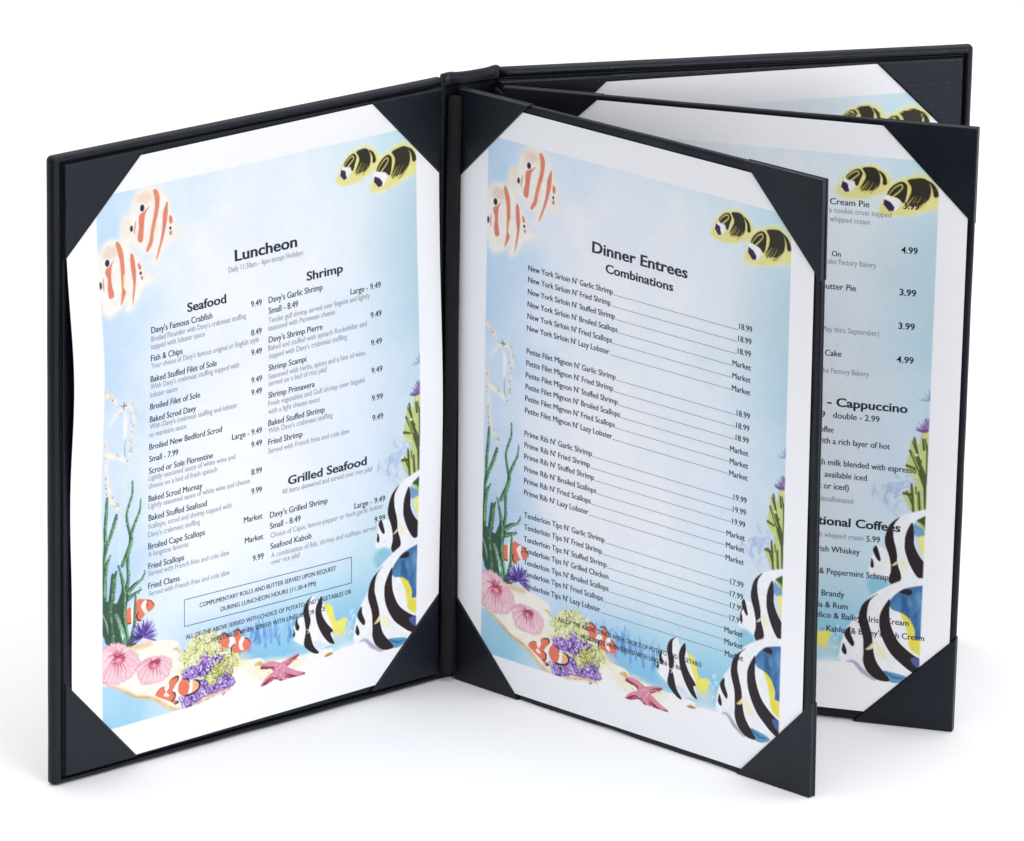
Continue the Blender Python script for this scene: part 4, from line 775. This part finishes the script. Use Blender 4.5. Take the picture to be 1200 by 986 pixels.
def dabs(poly, n, cols, L, W, soft=.25):
    for i in range(n):
        q = rand_in(poly); a = rnd.uniform(0, 6.28); l = rnd.uniform(*L); b = a + rnd.uniform(-1.2, 1.2); wd = rnd.uniform(*W)
        m = q + l * .5 * np.array((math.cos(a), math.sin(a)))
        stroke([q, m, m + l * .5 * np.array((math.cos(b), math.sin(b)))], [wd * .5, wd, wd * .3], pick(cols), soft)

def special(kind, kw):
    if kind == 'bluecoral':
        for i in range(46):
            x = rnd.uniform(88, 128); y = rnd.uniform(238, 246); h = rnd.uniform(4, 11)
            stroke([(x, y), (x + rnd.uniform(-1, 1), y - h * .5), (x + rnd.uniform(-2.5, 2.5), y - h)], [1.6, 1.1, .4], pick([(84, 140, 208), (110, 160, 220), (70, 124, 196), (140, 185, 232)]), .8, .5)
    elif kind == 'sandtint':
        low = np.clip((TG - 250 - 8 * WASH) / 9, 0, 1) * np.clip((SG - 58) / 22, 0, 1); comp(0, NY, 0, NX, low * .96, (254, 254, 254), .02)
        for x, y, r, c in [(92, 249, 9, (250, 240, 186)), (78, 254, 8, (250, 236, 190)), (112, 256, 10, (250, 243, 200)), (140, 247, 9, (248, 240, 196)), (125, 258, 9, (252, 246, 214)), (155, 249, 8, (247, 240, 206)), (176, 250, 7, (240, 236, 214)), (60, 246, 7, (252, 238, 214)), (70, 262, 8, (252, 244, 220))]:
            oval((x, y), r, r * .4, c, 4, .75)
    elif kind == 'speck':
        for p in kw['pts']:
            for i in range(4):
                q = (p[0] + rnd.gauss(0, .8), p[1] + rnd.gauss(0, 1.0)); oval(q, rnd.uniform(.18, .42), rnd.uniform(.18, .45), pick([(160, 124, 80), (200, 172, 110), (130, 104, 80), (218, 190, 130)]), .3, .7)
        p = kw['pts'][3]; stroke([(p[0] - 1.6, p[1]), (p[0] + 1.6, p[1] + .2)], [.3, .5], (110, 84, 50)); stroke([(p[0], p[1] - 1.5), (p[0], p[1] + 1.4)], [.4, .5], (110, 84, 50))
    elif kind == 'urchin':
        c = np.array(kw['c'])
        for i in range(110):
            a = rnd.uniform(-3.6, .5); l = rnd.uniform(3, 7.5); d = np.array((math.cos(a), math.sin(a))); s = c + d * rnd.uniform(0, 2) + np.array((0, 2))
            stroke([s, s + d * l], [.9, .2], pick([(92, 66, 152), (128, 100, 186), (60, 44, 108), (160, 140, 208)]), .25)
    elif kind == 'anemone':
        o = np.array(kw['outline'], float); c = np.array(kw['c'], float); fill(o, (247, 214, 220), .6); P = smooth(o, True)
        for i in range(0, len(P), 2): stroke([P[i], P[(i + 2) % len(P)]], [.6, .6], (228, 164, 186), .9, .6)
        n = kw['n']
        order = sorted(range(n), key=lambda i: P[int(i * len(P) / n)][1])          # far tentacles first
        for i in order:
            e_ = P[int(i * len(P) / n)]; v = e_ - c; L = np.linalg.norm(v); sd = np.array((v[1], -v[0])) / L
            m = c + v * .55 + np.array((0, -.16)) * L; en = c + v * rnd.uniform(.94, 1.04); s = c + v * .12
            w_ = 2 * math.pi * L / n * .62 + .5
            stroke([s, m, en], [.9, w_ * 1.15, w_ * .95], (222, 142, 164), .7, .6)
            stroke([s, m + sd * .12, en - v * .02], [.6, w_ * .85, w_ * .72], (248, 212, 218), .5, .95)
            stroke([c + v * .4 + np.array((0, -.1)) * L, en - v * .1], [.3, w_ * .3], (254, 232, 236), .7, .6)
            stroke([s, c + v * .3 + np.array((0, -.12)) * L, c + v * rnd.uniform(.5, .85) + sd * rnd.uniform(-.2, .8)], [.9, .85, .15], pick([(200, 76, 108), (180, 60, 94), (214, 104, 132)]), .35, .9)
        oval(c, 2.2, 1.6, (226, 132, 152), .6); oval(c, 1.1, .8, (240, 176, 188), .5)
        for i in range(9): stroke([c + np.array((rnd.uniform(-3, 3), rnd.uniform(-2, .5))), c + np.array((rnd.uniform(-3.6, 3.6), -rnd.uniform(1.5, 3.4)))], [.7, .3], (176, 60, 92), .3, .8)
    elif kind == 'coral':
        fill(kw['yellow'], (243, 243, 186), 1.2)
        def squig(poly, N, outer, inner, wd):
            for i in range(N):
                q = rand_in(poly); a = rnd.uniform(0, 6.28); pts = [q]
                for j_ in range(3):
                    a += rnd.uniform(-1.5, 1.5); q = q + rnd.uniform(.6, 1.3) * np.array((math.cos(a), math.sin(a))); pts.append(q)
                stroke(pts, [wd, wd * 1.25, wd * 1.25, wd * .9], pick(outer), .35); stroke([p_ + (-.15, -.18) for p_ in pts], [wd * .55, wd * .8, wd * .75, wd * .4], pick(inner), .35)
        squig(kw['yellow'], 150, [(196, 200, 120), (170, 172, 84), (206, 204, 150)], [(249, 249, 216), (244, 244, 190), (234, 236, 160), (253, 252, 236)], 1.3)
        dabs(kw['yellow'], 75, [(104, 108, 40), (80, 72, 44), (130, 128, 56), (110, 80, 140)], (.8, 2.2), (.3, .8))
        for p in kw['purple']:
            fill(p, (186, 154, 216), .7); dabs(p, 50, [(84, 48, 138), (104, 62, 160), (66, 40, 104)], (1., 2.6), (.5, 1.3))
            squig(p, 62, [(96, 58, 150), (120, 78, 176), (140, 96, 190)], [(222, 202, 240), (206, 180, 232), (236, 222, 246), (188, 152, 218)], 1.25)
            dabs(p, 26, [(84, 48, 138), (66, 40, 104)], (.8, 2.), (.4, .9))
        p = np.array(kw['purple'][0]).mean(0)
        squig([p + (5, 3), p + (14, 0), p + (13, 7), p + (5, 9)], 26, [(110, 112, 34), (140, 146, 40)], [(226, 226, 130), (240, 240, 180)], 1.1)
    elif kind == 'stardots':
        for i in range(40): oval((kw['c'][0] + rnd.gauss(0, 4), kw['c'][1] + rnd.gauss(0, 3)), .3, .3, pick([(250, 206, 218), (196, 88, 116)]), .3, .7) if i < 26 else oval((kw['c'][0] + rnd.gauss(0, 2.4), kw['c'][1] + rnd.gauss(0, 2.2)), .35, .35, (252, 216, 226), .3, .8)
    elif kind == 'bubbles':
        for p in kw['pts']:
            r = rnd.uniform(.8, 1.5); oval(p, r, r, (226, 244, 252), .4, .9); oval((p[0] + .2, p[1] + .2), r * .6, r * .6, (150, 210, 240), .4, .9)
    elif kind == 'bluebranch':
        for p in kw['pts']:
            for i in range(7):
                a = rnd.uniform(-2.6, -.6); l = rnd.uniform(2, 6); s = np.array(p) + (rnd.gauss(0, 2.2), rnd.gauss(0, 2.2))
                stroke([s, s + np.array((math.cos(a), math.sin(a))) * l * .5, s + np.array((math.cos(a + .5), math.sin(a + .5))) * l], [1.2, .8, .3], pick([(166, 188, 228), (148, 170, 214), (186, 204, 236)]), 1.0, .42)
    elif kind in ('plume', 'plume2'):
        c = np.array(kw['c'])
        for i in range(44 if kind == 'plume' else 14):
            a = rnd.uniform(math.radians(165), math.radians(275)); l = rnd.uniform(2.5, 6.5); d = np.array((math.cos(a), math.sin(a)))
            cc = np.array(kw['col']) * rnd.uniform(.75, 1.3); stroke([c + d * .5, c + d * l * .6 + (0, .6), c + d * l], [.9, .6, .2], np.minimum(cc, 255), .3, .9 if kind == 'plume' else .45)
    elif kind == 'deepblue':
        p = kw['pts']
        for i in range(26):
            q = rand_in(p); stroke([q, q + (rnd.uniform(-2, 2), rnd.uniform(2, 6)), q + (rnd.uniform(-2, 2), rnd.uniform(6, 10))], [1.2, 2.6, 1.0], pick([(40, 88, 140), (96, 150, 192), (54, 104, 158), (120, 170, 206), (34, 70, 120)]), 1.6, .5)

for a in ART:
    op = a[0]
    if op == 'P': fill(a[3], a[1], a[2], a[1] not in ((58, 44, 74), (252, 250, 252)))
    elif op == 'K': stroke(a[3], a[4], a[1], a[2], tex=.8 if a[1][1] > a[1][0] + 20 and a[1][1] > a[1][2] + 5 else .08)
    elif op == 'E': oval(a[3], a[4], a[5], a[1], a[2])
    elif op == 'W':                                   # lit, speckled flank of a seaweed stalk
        stroke(a[2], a[3], a[1], .4, .75)
        p = smooth(a[2], False); 
        for q in p[::1]:
            if rnd.random() < .8: oval((q[0] + rnd.gauss(0, .4), q[1] + rnd.gauss(0, .5)), .35, .3, pick([(40, 72, 54), (196, 226, 190), (60, 100, 72)]), .25, .8)
    elif op == 'X': special(a[1], a[2])

# the picture is a rectangle on the page; its lower edge runs out to bare paper
L0, L1, T0, T1 = 17.2, 202.2, 14.9, 264.0
m = np.clip((SG - L0) / .4 + .5, 0, 1) * np.clip((L1 - SG) / .4 + .5, 0, 1) * np.clip((TG - T0) / .5 + .5, 0, 1) * np.clip((T1 - TG) / .4 + .5, 0, 1)
WHITE = np.array((253, 253, 254.)); IMG = np.clip(IMG, 0, 254); IMG = WHITE * (1 - m[..., None]) + IMG * m[..., None]
LIN = (IMG / 255); LIN = np.where(LIN <= .04045, LIN / 12.92, ((LIN + .055) / 1.055) ** 2.4) * np.array((.845, .85, .87))

# ------------------------------------------------------------------ the four pages
def page_mesh(k, every):
    ii = np.arange(0, NX, every); jj = np.arange(0, NY, every)
    if ii[-1] != NX - 1: ii = np.append(ii, NX - 1)
    if jj[-1] != NY - 1: jj = np.append(jj, NY - 1)
    S, T = np.meshgrid(XS[ii], YS[jj]); co = sheet_pos(k, S, T).reshape(-1, 3); c = LIN[np.ix_(jj, ii)].reshape(-1, 3)
    ny, nx = S.shape; g = np.arange(nx * ny).reshape(ny, nx)
    f = np.stack([g[:-1, :-1], g[1:, :-1], g[1:, 1:], g[:-1, 1:]], -1).reshape(-1, 4)
    me = bpy.data.meshes.new('menu_page'); me.vertices.add(len(co)); me.vertices.foreach_set('co', co.astype(np.float32).ravel())
    me.loops.add(f.size); me.loops.foreach_set('vertex_index', f.astype(np.int32).ravel())
    me.polygons.add(len(f)); me.polygons.foreach_set('loop_start', np.arange(0, f.size, 4, dtype=np.int32)); me.polygons.foreach_set('loop_total', np.full(len(f), 4, np.int32))
    me.update(calc_edges=True); me.validate()
    at_ = me.color_attributes.new('print', 'FLOAT_COLOR', 'POINT'); at_.data.foreach_set('color', np.concatenate([c, np.ones((len(c), 1))], 1).astype(np.float32).ravel())
    return me

PAGES = {}
for k, every, lab in (('A', 1, 'luncheon menu page in the wide left board, boxed notice near its foot'),
                      ('B', 1, 'dinner entrees page on the front inner leaf, long rows of leader lines'),
                      ('C', 1, 'dessert and coffee page on the rear inner leaf, left part behind the dinner page'),
                      ('D', 2, 'page in the rear board, only its top strip with two fish showing')):
    o = link('menu_page', page_mesh(k, every), M_paper); tag(o, lab, 'menu page', 'printed menu pages in the folder'); PAGES[k] = o

# ------------------------------------------------------------------ the writing
STY = {'h1': (5.1, .014, 'ink'), 'h2': (4.0, .014, 'ink'), 'n': (2.85, 0., 'ink'), 'd': (2.5, 0., 'grey'), 'p': (2.75, 0., 'ink'), 'q': (3.0, .014, 'ink'), 'b': (2.7, 0., 'ink'), 'c': (2.15, 0., 'ink'), 'n2': (2.5, 0, 'ink')}
cache = {}
def glyphs(txt, off):
    if (txt, off) in cache: return cache[txt, off]
    cu = bpy.data.curves.new('t', 'FONT'); cu.body = txt; cu.offset = off; cu.resolution_u = 3
    o = bpy.data.objects.new('t', cu); me = bpy.data.meshes.new_from_object(o)
    v = np.empty(len(me.vertices) * 3); me.vertices.foreach_get('co', v); v = v.reshape(-1, 3)[:, :2]; f = [list(p.vertices) for p in me.polygons]
    bpy.data.objects.remove(o); bpy.data.curves.remove(cu); bpy.data.meshes.remove(me)
    cache[txt, off] = (v, f); return v, f
CAP = glyphs('H', 0.)[0][:, 1].max()
SETS = {}
BOLD = {'h1': .3, 'h2': .24, 'n': .13, 'p': .13, 'b': .13, 'c': .1, 'd': .06, 'n2': .1, 'q': .1}
def put(key, k, v, f, lift=.06):
    V, F = SETS.setdefault(key, ([], [])); n = sum(len(x) for x in V); V.append(sheet_pos(k, v[:, 0], v[:, 1], lift)); F.extend([[i + n for i in q] for q in f])
def bar(key, k, x0, y0, x1, y1, wd, n=24):
    a = np.array((x0, y0)); b = np.array((x1, y1)); d = (b - a) / np.linalg.norm(b - a); p = np.array((-d[1], d[0])) * wd / 2
    t = np.linspace(0, 1, n + 1)[:, None]; c = a + (b - a) * t; v = np.concatenate([c + p, c - p]); f = [[i, i + n + 1, i + n + 2, i + 1] for i in range(n)]
    if p[1] < 0: f = [q[::-1] for q in f]
    put(key, k, v, f)
hn = 0; prev = None; groups = {}
def cluster(k, name, x, y):
    g = groups.setdefault((k, name), [])
    for i, (gx, ys) in enumerate(g):
        if abs(gx - x) < 30 and min(abs(y - q) for q in ys) < 9.5: ys.append(y); return i
    g.append((x, [y])); return len(g) - 1
for k, txt, x0, y0, x1, y1, st in TEXT:
    cap, off, ink = STY[st]; v, f = glyphs(txt, off); lo, hi = v[:, 0].min(), v[:, 0].max()
    xs = x0 + (v[:, 0] - lo) / (hi - lo) * (x1 - x0); y = y0 if k == 'B' else (y0 + y1) / 2
    if k == 'B': y = y0 - .15
    ys = y - v[:, 1] / CAP * cap
    if st in ('h1', 'h2'): hn += 1; key = (k, 'heading', ink, hn)
    elif st == 'c': key = (k, 'notice_text', ink, 0)
    elif st == 'd': key = (k, 'description_text', ink, 0)
    elif txt[0].isdigit() or txt == 'Market' or txt[:5] == 'Large': key = (k, 'price_text', ink, 0)
    else: key = (k, 'dish_text', ink, 0)
    if key[3] == 0: key = (*key[:3], cluster(k, key[1], x0 if key[1] != 'price_text' else x1, y))
    put(key, k, np.stack([xs, ys], -1), f)
    if st in BOLD: put(key, k, np.stack([xs + BOLD[st], ys], -1), f, .07)     # the print has a little spread
    if st == 'b':
        if key[1] == 'price_text': bar((k, 'leader_line', 'line', key[3]), k, prev[0] + .5, prev[1], x0 - .5, prev[1], .2)
        else: prev = (x1, y)
for i in range(4): bar(('A', 'notice_border', 'ink', 0), 'A', *BOX[i], *BOX[(i + 1) % 4], .3)
INK = {'ink': M_ink, 'grey': M_grey, 'line': M_line}
for (k, name, ink, _), (V, F) in SETS.items():
    link(name, mesh(name, np.concatenate(V), F), INK[ink], PAGES[k], smooth=False)
